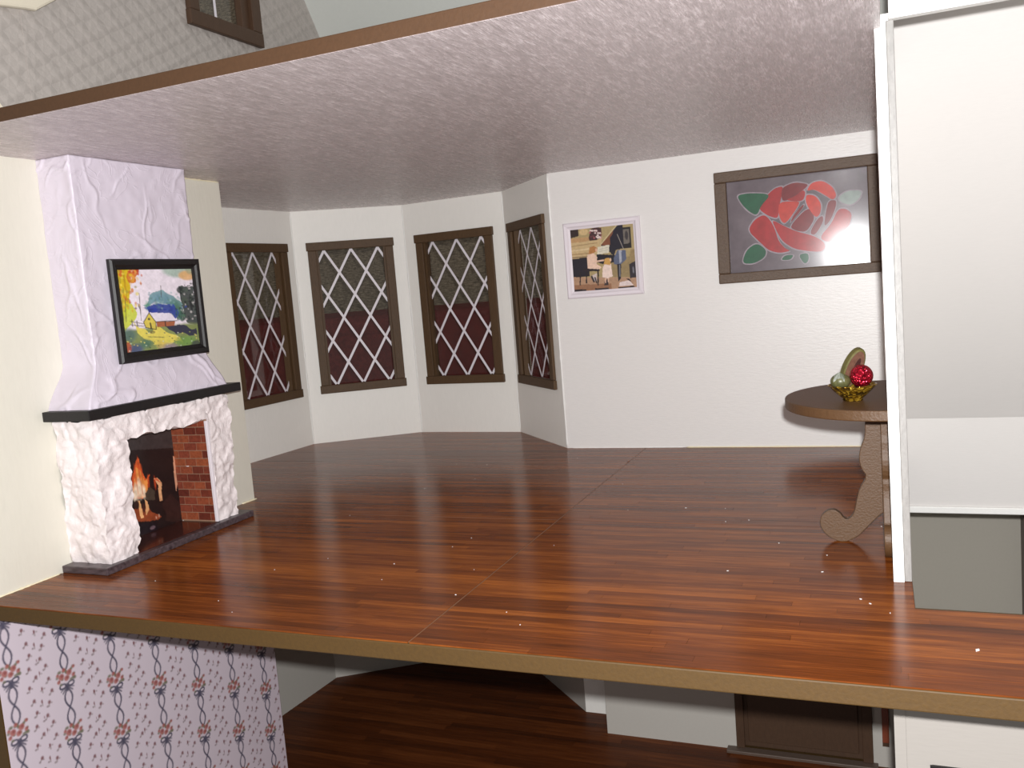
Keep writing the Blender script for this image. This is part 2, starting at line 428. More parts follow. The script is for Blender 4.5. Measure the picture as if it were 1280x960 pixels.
XS = -1.956; YS = 5.24         # sheet seams
PW = 0.055
def lint(a, b, y): return a[0] + (b[0] - a[0]) * (y - a[1]) / (b[1] - a[1])
def xrange_at(y):
    if y < 5.604: l = XL
    elif y < 6.77: l = lint(BAY[0], BAY[1], y)
    elif y < 7.959: l = lint(BAY[1], BAY[2], y)
    else: l = lint(BAY[2], BAY[3], min(y, 8.62))
    if y < 4.05: r = 1.25
    elif y < YD: r = 0.10
    elif y < YB: r = XR
    elif y < 8.54: r = lint(BAY[5], BAY[4], y)
    else: r = lint(BAY[4], BAY[3], min(y, 8.62))
    return l, r
rng = random.Random(11)
planks = []
y = YF + 0.004; row = 0; rt = 0.4
while y < 8.60:
    y1 = min(y + PW, 8.61)
    if y < YS < y1 - 0.001: y1 = YS
    la, ra = xrange_at(y + 0.002); lb, rb = xrange_at(y1 - 0.002)
    l = min(la, lb); r = max(ra, rb)
    if y1 <= 4.06: r = 1.25
    elif y < 4.06: r = max(rb, 0.10)
    rt = 0.62 * rt + 0.38 * rng.random()
    x = l - rng.random() * 0.5
    first = True
    while x < r - 0.01:
        ln = rng.uniform(0.75, 1.55)
        a = max(x, l); b = min(x + ln, r)
        if b - a > 0.02:
            spans = [(a, b)]
            if a < XS < b: spans = [(a, XS - 0.004), (XS + 0.004, b)]
            for (p, q) in spans:
                if q - p > 0.01:
                    t = min(1, max(0, 0.12 + 0.62 * rt + 0.22 * rng.random()))
                    planks.append((p, q, y, y1, t))
        x += ln
    y = y1 + (0.004 if abs(y1 - YS) < 1e-6 else 0)
    row += 1
def plank_geo(mb, p, q, ya, yb, z):
    g = 0.0006
    mb.box((p + g, ya + g, -0.006), (q - g, yb - g, z))
far = MB(); fart = []
for i, (p, q, ya, yb, t) in enumerate(planks):
    z = rng.uniform(-0.0006, 0.0)
    if i < 300:
        mb = MB(); plank_geo(mb, p, q, ya, yb, z)
        o = mb.build('plank', 'plank', floor); colattr(o, 'tint', [t, t, t])
    else:
        n0 = len(far.v); plank_geo(far, p, q, ya, yb, z); fart += [t] * (len(far.v) - n0)
o = far.build('far_planks', 'plank', floor, kind='stuff'); colattr(o, 'tint', np.repeat(np.array(fart)[:, None], 3, 1))

for a, b in [((XS - 0.0035, YF + 0.01, -0.004), (XS + 0.0035, YB, -0.0006)), ((XL, YS + 0.0002, -0.004), (XS - 0.005, YS + 0.0038, 0.0003))]:
    mb = MB(); mb.box(a, b); mb.build('sheet_seam', 'seam', floor)

# ---- ceiling slab (grey painted underside, brown front edge)
ceil_poly = [(XL - 0.1, YC), (XR + 0.015, YC), (XR + 0.015, YB + 0.1), (-2.62, YB + 0.1), (-3.45, 8.66), (-4.79, 8.75), (-5.83, 8.04), (-5.91, 6.74), (XL - 0.1, 5.62)]
mb = MB(); mb.prism([(x, y, H) for x, y in ceil_poly], (0, 0, 0.068), 0, side=1, back=1)
mb.build('ceiling', ['ceiling', 'darkbrown'], label='glossy grey brushed ceiling with a brown painted front edge', kind='structure', bevel=0.004)

# ---- walls of the main room
wl_ = wall('wall_left', (XL, YF + 0.0), (XL, 5.604), -0.004, H, (-1, 0), 0.1, 'wall_cream', label='cream left wall behind the white fireplace')
wb_ = wall('wall_back', (-2.703, YB), (XR + 0.02, YB), -0.004, H, (0, 1), 0.1, 'wall_shine', holes=[(-1.15 + 2.703, -0.02 + 2.703, 1.46, 2.245)], label='white back wall with the piano picture and the rose window')
BAYNAMES = ['wall_bay_corner', 'wall_bay_left', 'wall_bay_center_left', 'wall_bay_center_right', 'wall_bay_right']
BAYLAB = ['white bay wall hidden behind the left wall end', 'white leftmost bay wall beside the fireplace wall', 'white bay wall second from the left', 'white bay wall third from the left', 'shaded grey white bay wall next to the back wall']
ctr = Vector((-3.9, 6.9, 0)); BAYW = []
WZ0, WZ1 = 0.535, 2.16
for i in range(5):
    a, b = BAY[i], BAY[i + 1]
    mid = (Vector(a + (0,)) + Vector(b + (0,))) / 2 - ctr
    L = (Vector(b) - Vector(a)).length
    holes = []
    if i > 0: holes = [(0.165 * L, 0.845 * L, WZ0 + 0.06, WZ1 - 0.06)]
    BAYW[len(BAYW):] = [wall(BAYNAMES[i], a, b, -0.004, H, (mid.x, mid.y), 0.1, 'wall', holes=holes, label=BAYLAB[i])]

def bead(name, a, b, r, parent, mat, n=30, seed=0):
    """Irregular bead of filler between two points."""
    a = Vector(a); b = Vector(b); t = (b - a).normalized(); u = t.orthogonal().normalized(); v = t.cross(u)
    vs = []; fs = []
    for i in range(n + 1):
        rr = r * (0.55 + 0.9 * abs(noise.noise(Vector((i * 0.63, seed, 0)))))
        if i in (0, n): rr *= 0.3
        for k in range(6): vs.append(a + (b - a) * (i / n) + (u * math.cos(k * math.pi / 3) + v * math.sin(k * math.pi / 3)) * rr)
    for i in range(n):
        for k in range(6): q = i * 6 + k; k2 = i * 6 + (k + 1) % 6; fs.append((q, k2, k2 + 6, q + 6))
    fs += [tuple(range(5, -1, -1)), tuple(n * 6 + k for k in range(6))]
    MB().add(vs, fs).build(name, mat, parent, smooth=True)
bead('glue_line', (-1.6, YB - 0.003, 0.002), (XR - 0.01, YB - 0.003, 0.002), 0.010, wb_, 'glue', 60, 1)
bead('filler_line', (-2.66, YB - 0.003, 0.002), (-1.62, YB - 0.003, 0.002), 0.006, wb_, 'edge', 40, 2)
bead('glue_line', (XL + 0.004, 5.45, 0.002), (XL + 0.012, 5.62, 0.002), 0.012, wl_, 'glue', 12, 3)
bead('glue_line', (XL + 0.004, 5.20, H - 0.005), (XL + 0.004, 5.60, H - 0.005), 0.008, wl_, 'glue', 20, 4)
bead('glue_line', (XL + 0.003, YF + 0.1, 0.002), (XL + 0.003, 3.77, 0.002), 0.008, wl_, 'glue', 20, 6)
for i, ww in zip((2, 3, 4, 5), BAYW[1:]):
    bx_, by_ = BAY[i]; bead('corner_bead', (bx_, by_, 0.005), (bx_, by_, H - 0.005), 0.011, ww, 'edge', 60, 7 + i)

# ---- dividing wall on the right with its white front edge
mb = MB(); mb.box((XR, YD + 0.0505, 0), (XR + 0.05, YB + 0.1, H + 0.07)); mb.box((XR, YB + 0.1, ZL), (XR + 0.05, 9.4, 3.1))
wr = mb.build('wall_right', 'wall', label='white dividing wall on the right seen along its edge', kind='structure')
mb = MB(); mb.box((XR - 0.009, YD - 0.004, 0), (XR + 0.037, YD + 0.004, H + 0.04)); mb.build('front_edge', 'edge', wr)
mb = MB(); mb.box((XR + 0.038, YD + 0.0045, 0.0), (XR + 0.070, YD + 0.05, H + 0.03)); mb.build('corner_fillet', 'fillet', wr, bevel=0.004)

# ================================================================== LEADED WINDOWS
def leaded_window(name, p0, p1, z0, z1, label):
    """Brown framed window on the wall line p0-p1 (frame's outer width) facing the room."""
    p0 = Vector(p0 + (0,)); p1 = Vector(p1 + (0,)); d = p1 - p0; L = d.length; d /= L
    inn = Vector((d.y, -d.x, 0))
    if inn.dot(ctr - p0) < 0: inn = -inn
    Z = Vector((0, 0, 1))
    root = empty(name, p0 + d * (L / 2) + Z * z0, label, None, 'leaded bay windows', 'structure')
    bw = 0.088
    def bar(nm, s0, s1, za, zb, d0, d1):
        mb = MB(); mb.obox(p0 + d * s0 + Z * za + inn * d0, d * (s1 - s0), inn * (d1 - d0), Z * (zb - za))
        mb.build(nm, 'frame', root, bevel=0.006)
    bar('frame_rail', -0.012, L + 0.012, z1 - bw, z1, 0.0, 0.036)
    bar('frame_rail', -0.012, L + 0.012, z0, z0 + bw, 0.0, 0.036)
    bar('frame_stile', 0, bw, z0 + bw, z1 - bw, 0.0, 0.030)
    bar('frame_stile', L - bw, L, z0 + bw, z1 - bw, 0.0, 0.030)
    # inner lining, sunk into the wall
    g = 0.004
    for (s0, s1) in ((bw - 0.03, bw + 0.022), (L - bw - 0.022, L - bw + 0.03)):
        mb = MB(); mb.obox(p0 + d * s0 + Z * (z0 + bw - 0.02) - inn * 0.075, d * (s1 - s0), inn * 0.074, Z * (z1 - z0 - 2 * bw + 0.04))
        mb.build('sash_stile', 'frame', root)
    # pane
    a = bw - 0.02; b = L - bw + 0.02; za = z0 + bw - 0.02; zb = z1 - bw + 0.02
    mb = MB(); mb.obox(p0 + d * a + Z * za - inn * 0.0525, d * (b - a) - inn * 0.030, inn * 0.005, Z * (zb - za)); mb.build('pane', 'glass', root)
    # lattice strips
    a = bw + 0.012; b = L - bw - 0.012; za = z0 + bw; zb = z1 - bw; W = b - a; Hh = zb - za; k = 1.205; wd = 0.0125
    for sgn in (1, -1):
        for q in range(6):
            u0 = 0.10 + 0.405 * (q - 3 if sgn > 0 else q)
            # u = u0 + sgn*k*v, clip to the unit square
            vs = [0, 1]
            lo, hi = 0.0, 1.0
            v_at0 = (0 - u0) / (sgn * k); v_at1 = (1 - u0) / (sgn * k)
            lo = max(lo, min(v_at0, v_at1)); hi = min(hi, max(v_at0, v_at1))
            if hi - lo < 0.01: continue
            pa = Vector((a + W * (u0 + sgn * k * lo), zb - Hh * lo)); pb = Vector((a + W * (u0 + sgn * k * hi), zb - Hh * hi))
            t = (pb - pa).normalized(); nn = Vector((-t.y, t.x)) * wd
            off = 0.0462 if sgn > 0 else 0.0447
            pts = [pa + nn, pa - nn, pb - nn, pb + nn]
            poly = [p0 + d * q_.x + Z * q_.y - inn * off for q_ in pts]
            mb = MB(); mb.prism(poly, inn * 0.0012); mb.build('lattice_strip', 'tape', root)
    return root
WLAB = ['brown framed diamond lattice window half hidden behind the fireplace wall', 'brown framed diamond lattice window, second from the left in the bay',
        'brown framed diamond lattice window, third from the left in the bay', 'narrow looking diamond lattice window on the shaded bay wall beside the piano picture']
for i in range(1, 5):
    a = Vector(BAY[i]); b = Vector(BAY[i + 1])
    s0, s1 = (0.12, 0.885)
    q0 = a + (b - a) * s0; q1 = a + (b - a) * s1
    leaded_window('window_%d' % i, tuple(q0), tuple(q1), WZ0, WZ1, WLAB[i - 1])

# ================================================================== ROSE WINDOW IN THE BACK WALL
ROSE = {
  'P1':[(-0.878, 2.017), (-0.771, 2.126), (-0.694, 2.147), (-0.702, 2.094), (-0.736, 1.989), (-0.74, 1.905), (-0.81, 1.937), (-0.862, 1.979)],
  'P2':[(-0.685, 2.138), (-0.6, 2.164), (-0.497, 2.142), (-0.533, 2.11), (-0.604, 2.065), (-0.685, 2.034), (-0.695, 2.081)],
  'P3':[(-0.499, 2.089), (-0.462, 2.147), (-0.382, 2.152), (-0.317, 2.097), (-0.291, 2.035), (-0.32, 2.006), (-0.375, 2.057), (-0.441, 2.1)],
  'P4':[(-0.715, 2.021), (-0.606, 2.015), (-0.565, 2.004), (-0.678, 1.856), (-0.71, 1.884), (-0.724, 1.952)],
  'P5':[(-0.644, 1.825), (-0.507, 1.955), (-0.47, 1.901), (-0.472, 1.853), (-0.526, 1.777), (-0.593, 1.791)],
  'P6':[(-0.504, 2.057), (-0.444, 2.038), (-0.41, 1.978), (-0.417, 1.907), (-0.45, 1.883), (-0.491, 1.965), (-0.51, 2.013)],
  'P7':[(-0.492, 1.762), (-0.438, 1.847), (-0.399, 1.879), (-0.398, 1.833), (-0.454, 1.743)],
  'P8':[(-0.383, 1.802), (-0.358, 1.907), (-0.344, 1.988), (-0.29, 1.988), (-0.303, 1.93), (-0.336, 1.851)],
  'P9':[(-0.421, 1.714), (-0.317, 1.813), (-0.277, 1.913), (-0.223, 1.913), (-0.18, 1.87), (-0.205, 1.79), (-0.275, 1.726), (-0.343, 1.673)],
  'P10':[(-0.972, 1.819), (-0.92, 1.897), (-0.846, 1.932), (-0.803, 1.885), (-0.773, 1.809), (-0.754, 1.724), (-0.698, 1.655), (-0.656, 1.634), (-0.742, 1.625), (-0.823, 1.657), (-0.88, 1.724)],
  'P11':[(-0.783, 1.891), (-0.685, 1.823), (-0.594, 1.767), (-0.48, 1.73), (-0.404, 1.679), (-0.392, 1.63), (-0.428, 1.603), (-0.531, 1.624), (-0.62, 1.651), (-0.7, 1.709), (-0.741, 1.784)],
  'P12':[(-0.613, 1.911), (-0.548, 1.983), (-0.537, 1.968), (-0.641, 1.851)],
  'P13':[(-0.669, 2.04), (-0.593, 2.058), (-0.539, 2.099), (-0.525, 2.074), (-0.548, 2.019)],
  'L1':[(-1.048, 2.115), (-0.957, 2.117), (-0.838, 2.104), (-0.805, 2.082), (-0.875, 2.023), (-0.905, 1.947), (-0.963, 1.99), (-1.009, 2.044)],
  'L2':[(-1.034, 1.564), (-0.992, 1.66), (-0.917, 1.706), (-0.85, 1.647), (-0.869, 1.593), (-0.949, 1.557)],
  'L3':[(-0.585, 1.584), (-0.523, 1.591), (-0.522, 1.545), (-0.547, 1.517)],
  'L4':[(-0.721, 1.56), (-0.69, 1.587), (-0.637, 1.59), (-0.662, 1.561)],
  'L5':[(-0.26, 2.018), (-0.195, 2.051), (-0.102, 2.046), (-0.122, 1.993), (-0.177, 1.954), (-0.241, 1.977)],
}
rx0, rx1, rz0, rz1 = -1.232, 0.028, 1.40, 2.318
rw = empty('window_5', ((rx0 + rx1) / 2, YB, rz0), 'brown framed stained glass window with a red rose on the back wall', None, None, 'structure')
def fbar(parent, name, a, b, mat, bev=0.008):
    mb = MB(); mb.box(a, b); return mb.build(name, mat, parent, bevel=bev)
fb = 0.098
fbar(rw, 'frame_rail', (rx0, YB - 0.045, rz1 - 0.088), (rx1, YB, rz1), 'roseframe')
fbar(rw, 'frame_rail', (rx0, YB - 0.045, rz0), (rx1, YB, rz0 + 0.082), 'roseframe')
fbar(rw, 'frame_stile', (rx0, YB - 0.0445, rz0 + 0.082), (rx0 + fb, YB, rz1 - 0.088), 'roseframe')
fbar(rw, 'frame_stile', (rx1 - fb + 0.02, YB - 0.0445, rz0 + 0.082), (rx1, YB, rz1 - 0.088), 'roseframe')
def yg(x): return YB + 0.020 + 0.026 * (x + 0.585)      # the glazing sits a little askew in its frame
mb = MB(); mb.prism([(-1.15, yg(-1.15), 1.46), (-0.02, yg(-0.02), 1.46), (-0.02, yg(-0.02), 2.245), (-1.15, yg(-1.15), 2.245)], (0, 0.01, 0)); pane = mb.build('pane', 'rosebg', rw)
def rounded(P, it=2):
    for _ in range(it):
        Q = []
        for i in range(len(P)):
            a = Vector(P[i]); b = Vector(P[(i + 1) % len(P)])
            Q += [a * 0.78 + b * 0.22, a * 0.22 + b * 0.78]
        P = Q
    return P
def inset(P, k):
    c = sum((Vector(p) for p in P), Vector((0, 0))) / len(P)
    return [Vector(p) + (Vector(p) - c).normalized() * k for p in P]
RC = {'P1': 'rosered', 'P2': 'rosedark', 'P3': 'roseorange', 'P4': 'roseorange', 'P5': 'rosedark', 'P6': 'roseorange', 'P7': 'rosedark', 'P8': 'rosedark', 'P9': 'rosered', 'P10': 'rosered', 'P11': 'rosered', 'P12': 'rosedark', 'P13': 'rosered'}
for ki, (k, P) in enumerate(ROSE.items()):
    leaf = k[0] == 'L'
    Pr = rounded(inset(P, 0.011))
    lead = rounded(inset(P, 0.023))
    mb = MB(); mb.prism([(q.x, yg(q.x) - 0.0009 - 0.00006 * ki, q.y) for q in lead], (0, 0.0008, 0)); ld = mb.build('leading', 'rosesilver', rw)
    mt = RC.get(k, 'rosegreen')
    if k == 'L5': mt = 'rosepale'
    mb = MB(); mb.prism([(q.x, yg(q.x) - 0.0036 - 0.00006 * ki, q.y) for q in Pr], (0, 0.0016, 0)); mb.build('leaf_pane' if leaf else 'petal_pane', mt, rw)

# ================================================================== FIREPLACE
def subdiv_box(mb, a, b, h, skip=()):
    """Box faces as grids of cell size h (for displaced stucco)."""
    (x0, y0, z0), (x1, y1, z1) = a, b
    def face(o, eu, ev):
        nu = max(1, int(Vector(eu).length / h)); nv = max(1, int(Vector(ev).length / h))
        vs = []; fs = []
        for j in range(nv + 1):
            for i in range(nu + 1):
                vs.append(Vector(o) + Vector(eu) * (i / nu) + Vector(ev) * (j / nv))
        for j in range(nv):
            for i in range(nu):
                q = j * (nu + 1) + i
                fs.append((q, q + 1, q + nu + 2, q + nu + 1))
        mb.add(vs, fs)
    X = (x1 - x0, 0, 0); Y = (0, y1 - y0, 0); Z = (0, 0, z1 - z0)
    if '+x' not in skip: face((x1, y0, z0), Y, Z)
    if '-y' not in skip: face((x0, y0, z0), X, Z)
    if '+y' not in skip: face((x1, y1, z0), (x0 - x1, 0, 0), Z)
    if '+z' not in skip: face((x0, y0, z1), X, Y)
    if '-z' not in skip: face((x0, y1, z0), X, (0, y0 - y1, 0))
fp = empty('fireplace', (XL, 4.45, 0), 'white stucco fireplace with tall plaster chimney breast and black mantel shelf', 'fireplace')
HX = XL + 0.37
mb = MB(); mb.box((XL, 3.782, 0.0), (HX, 5.135, 0.045)); mb.build('hearth_slab', 'slate', fp, bevel=0.006)
FX = XL + 0.325
SY0, SY1 = 3.855, 5.035; OY0, OY1 = 4.10, 4.815; OZ = 0.765; SZ = 0.93
def stucco_disp(v, amp):
    v = Vector(v)
    n = noise.noise_vector(v * 6.5) * amp + noise.noise_vector(v * 17 + Vector((3, 1, 7))) * amp * 0.7 + noise.noise_vector(v * 38) * amp * 0.42
    return n
def stucco(name, boxes, h, amp):
    mb = MB()
    for a, b, sk in boxes: subdiv_box(mb, a, b, h, sk)
    V = []
    for v in mb.v:
        d = stucco_disp(v, amp); p = Vector(v) + d
        p.x = max(p.x, XL + 0.0005); p.z = 0.0455 if v[2] < 0.058 else max(p.z, 0.05)
        V.append(tuple(p))
    mb.v = V
    return mb.build(name, 'stucco', fp, smooth=True)
boxes = [((XL, SY0, 0.046), (FX, OY0, SZ), ('-z', '+z')), ((XL, OY1, 0.046), (FX, SY1, SZ), ('-z', '+z')), ((XL + 0.002, OY0 - 0.001, OZ), (FX, OY1 + 0.001, SZ), ('+z', '-y', '+y'))]
stucco('surround', boxes, 0.0125, 0.021)
mb = MB(); mb.box((XL, 3.79, 0.932), (XL + 0.378, 5.14, 0.992)); mb.build('mantel_shelf', 'black', fp, bevel=0.004)
# firebox: card with a printed fire on the back, brick cheek on the far side, glossy floor
box_root = None
mb = MB(); mb.box((XL + 0.001, OY1 - 0.019, 0.046), (FX - 0.005, OY1 - 0.004, OZ + 0.01)); cheek = mb.build('brick_cheek', 'mortar', fp)
rowh = 0.0555; z = 0.06; r = 0
brng = random.Random(5)
while z < OZ - 0.01:
    off = 0.0 if r % 2 else 0.055
    x = XL + 0.012 - off
    while x < FX - 0.012:
        ln = brng.uniform(0.096, 0.112)
        a = max(x, XL + 0.010); b = min(x + ln - 0.006, FX - 0.012)
        if b - a > 0.02:
            mb = MB(); mb.box((a, OY1 - 0.0225, z), (b, OY1 - 0.018, min(z + rowh - 0.0055, OZ))); mb.build('brick', 'brick', cheek)
        x += ln
    z += rowh; r += 1
mb = MB(); mb.box((FX - 0.012, OY1 - 0.024, 0.05), (FX + 0.012, OY1 - 0.004, OZ)); mb.build('opening_edge', 'whiteframe', fp, bevel=0.003)
mb = MB(); mb.box((XL + 0.001, OY0 - 0.02, 0.0452), (FX - 0.0, OY1 - 0.02, 0.050)); mb.build('firebox_floor', 'firefloor', fp)
FIR = {
  'flame1':[(0.406, 0.644), (0.426, 0.44), (0.499, 0.291), (0.532, 0.268), (0.557, 0.408), (0.593, 0.492), (0.651, 0.446), (0.617, 0.528), (0.585, 0.659), (0.494, 0.673)],
  'core1':[(0.411, 0.646), (0.433, 0.516), (0.486, 0.483), (0.557, 0.53), (0.586, 0.597), (0.543, 0.672)],
  'flame2':[(0.69, 0.514), (0.732, 0.509), (0.774, 0.566), (0.762, 0.734), (0.728, 0.741), (0.729, 0.586)],
  'flame3':[(0.979, 0.345), (0.999, 0.364), (0.992, 0.633), (0.965, 0.69), (0.958, 0.577)],
  'log1':[(0.561, 0.622), (0.619, 0.575), (0.692, 0.623), (0.679, 0.698), (0.571, 0.686)],
  'ember':[(0.407, 0.734), (0.6, 0.754), (0.7, 0.888), (0.656, 0.908), (0.426, 0.844)],
  'lowfl':[(0.457, 0.665), (0.485, 0.672), (0.507, 0.836), (0.467, 0.84)],
  'lowfl2':[(0.549, 0.68), (0.578, 0.702), (0.585, 0.781), (0.538, 0.829)],
  'logs':[(0.742, 0.76), (0.899, 0.705), (0.986, 0.822), (0.978, 1.004), (0.733, 0.937)],
  'ash':[(0.432, 0.876), (0.651, 0.93), (0.675, 1.037), (0.424, 0.979)],
}
cv = Canvas(130, 130, (32, 20, 20))
cv.poly([(0, 0), (1, 0), (1, 0.27), (0, 0.12)], (58, 50, 50))
cv.poly(FIR['ember'], (142, 66, 36), 1, 0.02); cv.poly(FIR['logs'], (48, 28, 26), 1, 0.02)
cv.poly(FIR['flame1'], (216, 92, 40), 1, 0.008)
cv.poly([(0.415, 0.62), (0.44, 0.47), (0.50, 0.36), (0.535, 0.40), (0.56, 0.50), (0.60, 0.50), (0.575, 0.66), (0.49, 0.67)], (232, 150, 74), 0.9, 0.012)
for (x, y_, rx_, ry_) in [(0.455, 0.58, 0.045, 0.10), (0.50, 0.56, 0.04, 0.12), (0.545, 0.60, 0.035, 0.08), (0.43, 0.62, 0.03, 0.06)]: cv.blob(x, y_, rx_, ry_, (246, 226, 200), 0.9, 1.0)
for (x, y_, h_) in [(0.43, 0.36, 0.10), (0.47, 0.30, 0.12), (0.52, 0.24, 0.14), (0.55, 0.32, 0.10), (0.62, 0.44, 0.08), (0.70, 0.47, 0.08)]: cv.blob(x, y_ + h_, 0.016, h_, (196, 74, 34), 0.75, 0.9)
cv.line(0.47, 0.44, 0.475, 0.60, 0.008, (206, 110, 60), 0.6); cv.line(0.525, 0.42, 0.53, 0.62, 0.008, (206, 110, 60), 0.6)
cv.poly(FIR['flame2'], (220, 164, 120), 1, 0.006); cv.poly(FIR['flame2'][:3], (200, 70, 34), 0.8)
cv.poly(FIR['flame3'], (222, 160, 128), 0.9)
cv.poly(FIR['log1'], (70, 58, 48), 1, 0.01)
cv.poly(FIR['lowfl'], (236, 176, 120)); cv.poly(FIR['lowfl2'], (228, 168, 116))
cv.blob(0.44, 0.70, 0.035, 0.05, (50, 28, 24)); cv.blob(0.52, 0.75, 0.02, 0.05, (66, 30, 22))
cv.poly(FIR['ash'], (28, 18, 24)); cv.blob(0.60, 0.96, 0.04, 0.02, (120, 96, 104), 0.7); cv.blob(0.70, 0.87, 0.012, 0.02, (190, 150, 130), 0.7); cv.blob(0.66, 0.88, 0.008, 0.018, (200, 160, 140), 0.7)
cv.grain(40, 0.12)
card = MB(); card.box((XL + 0.0006, OY0 - 0.02, 0.0462), (XL + 0.010, OY1 - 0.0195, OZ + 0.02)); cardo = card.build('fire_back_card', 'darkgap', fp)
grid_sheet('fire_picture', (XL + 0.012, 4.10, 0.77), (0, 0.694, 0), (0, 0, -0.7195), 130, 130, cv.a, 'fireprint', cardo)
# chimney breast: tapered plaster column with trowel ridges
def breast_section(z):
    # (y0, y1, depth) by height
    t = min(1, max(0, (1.25 - z) / 0.25)); t = t * t * (3 - 2 * t) * 0.5 + t * 0.5
    return 3.985 - 0.145 * t, 4.935 + 0.095 * t, 0.268 + 0.07 * t
def ridge(u, v, seed):
    p = Vector((u, v, seed))
    w_ = Vector((noise.noise(p * 6 + Vector((5, 0, 0))), noise.noise(p * 6 + Vector((0, 9, 0))), 0)) * 0.10
    e = 0.0
    for k, (fa, fb, rot, th) in enumerate(((3.4, 1.3, 0.9, 0.055), (4.2, 1.6, -0.7, 0.05), (5.5, 2.2, 0.3, 0.06))):
        c_, s_ = math.cos(rot), math.sin(rot)
        q = Vector(((p.x + w_.x) * c_ - (p.y + w_.y) * s_, (p.x + w_.x) * s_ + (p.y + w_.y) * c_, 0))
        q = Vector((q.x * fa, q.y * fb, seed + 3.3 * k))
        n_ = noise.noise(q)
        r_ = max(0.0, 1 - abs(n_ + 0.1) / th)
        step = 0.35 if n_ + 0.1 > 0 else 0.0
        gate = max(0.0, min(1.0, 0.2 + 2.4 * noise.noise(p * 2.6 + Vector((2 * k, 2, 2)))))
        e += gate * (r_ + step * 0.6)
    return e
mb = MB(); nz = 170
prof = []
for iz in range(nz + 1):
    z = 0.993 + (H - 0.002 - 0.993) * iz / nz
    y0, y1, dp = breast_section(z)
    ring = []
    nx_, ny_ = 32, 110
    for i in range(nx_): ring.append((XL + dp * i / nx_, y0, 'n', i / nx_))
    for i in range(ny_ + 1): ring.append((XL + dp, y0 + (y1 - y0) * i / ny_, 'f', i / ny_))
    for i in range(1, nx_ + 1): ring.append((XL + dp * (1 - i / nx_), y1, 's', i / nx_))
    for (x, y, k, t) in ring:
        nrm = {'n': Vector((0, -1, 0)), 'f': Vector((1, 0, 0)), 's': Vector((0, 1, 0))}[k]
        if k == 'f' and t < 0.02: nrm = Vector((1, -1, 0)).normalized()
        u = y if k == 'f' else (x - XL) * 1.2 + 9
        e = 0.010 * ridge(u, z, 1.7 if k == 'f' else 6.1) + 0.004 * noise.noise(Vector((x, y, z)) * 5) + 0.003 * noise.noise(Vector((x, y, z)) * 16)
        # built up plaster bead along the near corner
        dc = (y - y0) if k == 'f' else (XL + dp - x)
        if k != 's': e += 0.008 * math.exp(-(dc / 0.04) ** 2) * max(0.1, 0.55 + 0.9 * noise.noise(Vector((0, 3, z * 5))) + 0.5 * noise.noise(Vector((dc * 20, 3, z * 18))))
        p = Vector((x, y, z)) + nrm * e
        p.x = max(p.x, XL + 0.0005)
        prof.append(p)
nr = len(ring)
fs = []
for iz in range(nz):
    for i in range(nr - 1):
        a = iz * nr + i; fs.append((a, a + 1, a + nr + 1, a + nr))
fs.append(tuple(nz * nr + i for i in range(nr)))
mb.add(prof, fs)
mb.build('chimney_breast', 'plaster', fp, smooth=True)

# ================================================================== COTTAGE PAINTING ON THE CHIMNEY BREAST
COT = {
  'gable':[(0.262, 0.641), (0.345, 0.537), (0.419, 0.654), (0.411, 0.742), (0.281, 0.707)],
  'roof':[(0.345, 0.532), (0.624, 0.559), (0.706, 0.656), (0.421, 0.649)],
  'wall':[(0.427, 0.654), (0.676, 0.661), (0.659, 0.718), (0.424, 0.714)],
  'darktree':[(0.786, 0.238), (0.911, 0.196), (0.961, 0.26), (0.991, 0.479), (0.983, 0.747), (0.9, 0.691), (0.832, 0.47), (0.772, 0.335)],
  'blue':[(0.325, 0.459), (0.473, 0.435), (0.675, 0.477), (0.717, 0.579), (0.689, 0.651), (0.624, 0.565), (0.35, 0.53)],
  'teal':[(0.298, 0.457), (0.396, 0.335), (0.533, 0.278), (0.695, 0.333), (0.757, 0.45), (0.815, 0.585), (0.728, 0.645), (0.671, 0.494), (0.437, 0.433)],
  'shadow':[(0.525, 0.727), (0.717, 0.718), (0.971, 0.764), (0.991, 0.833), (0.856, 0.855), (0.664, 0.82)],
  'yell':[(0.0, 0.0), (0.159, 0.0), (0.14, 0.278), (0.067, 0.565), (0.0, 0.563)],
  'yg':[(0.0, 0.411), (0.151, 0.433), (0.18, 0.545), (0.112, 0.685), (0.0, 0.723)],
  'orange':[(0.142, 0.0), (0.271, 0.0), (0.24, 0.174), (0.15, 0.202)],
  'path':[(0.099, 0.676), (0.414, 0.718), (0.626, 0.817), (0.763, 0.944), (0.364, 0.935), (0.222, 0.797)],
}
cv = Canvas(150, 130, (232, 222, 232))
cv.blob(0.80, 0.02, 0.25, 0.12, (150, 178, 160), 0.8); cv.blob(0.92, 0.10, 0.14, 0.07, (222, 172, 110), 0.9); cv.blob(0.98, 0.0, 0.1, 0.1, (150, 160, 130), 0.7)
cv.poly(COT['yell'], (212, 182, 34), 1, 0.02); cv.poly(COT['yg'], (196, 204, 60), 0.95, 0.02)
cv.poly(COT['orange'], (206, 118, 40), 1, 0.02); cv.blob(0.24, 0.03, 0.05, 0.06, (188, 60, 40), 0.9); cv.blob(0.18, 0.12, 0.04, 0.06, (214, 150, 60)); cv.blob(0.05, 0.05, 0.03, 0.06, (206, 110, 40))
cv.blob(0.17, 0.26, 0.02, 0.03, (206, 130, 70), 0.9); cv.blob(0.09, 0.2, 0.015, 0.2, (170, 120, 20), 0.6)
cv.poly(COT['teal'], (112, 156, 162), 0.9, 0.03); cv.blob(0.52, 0.40, 0.18, 0.12, (96, 136, 160), 0.7, 0.9)
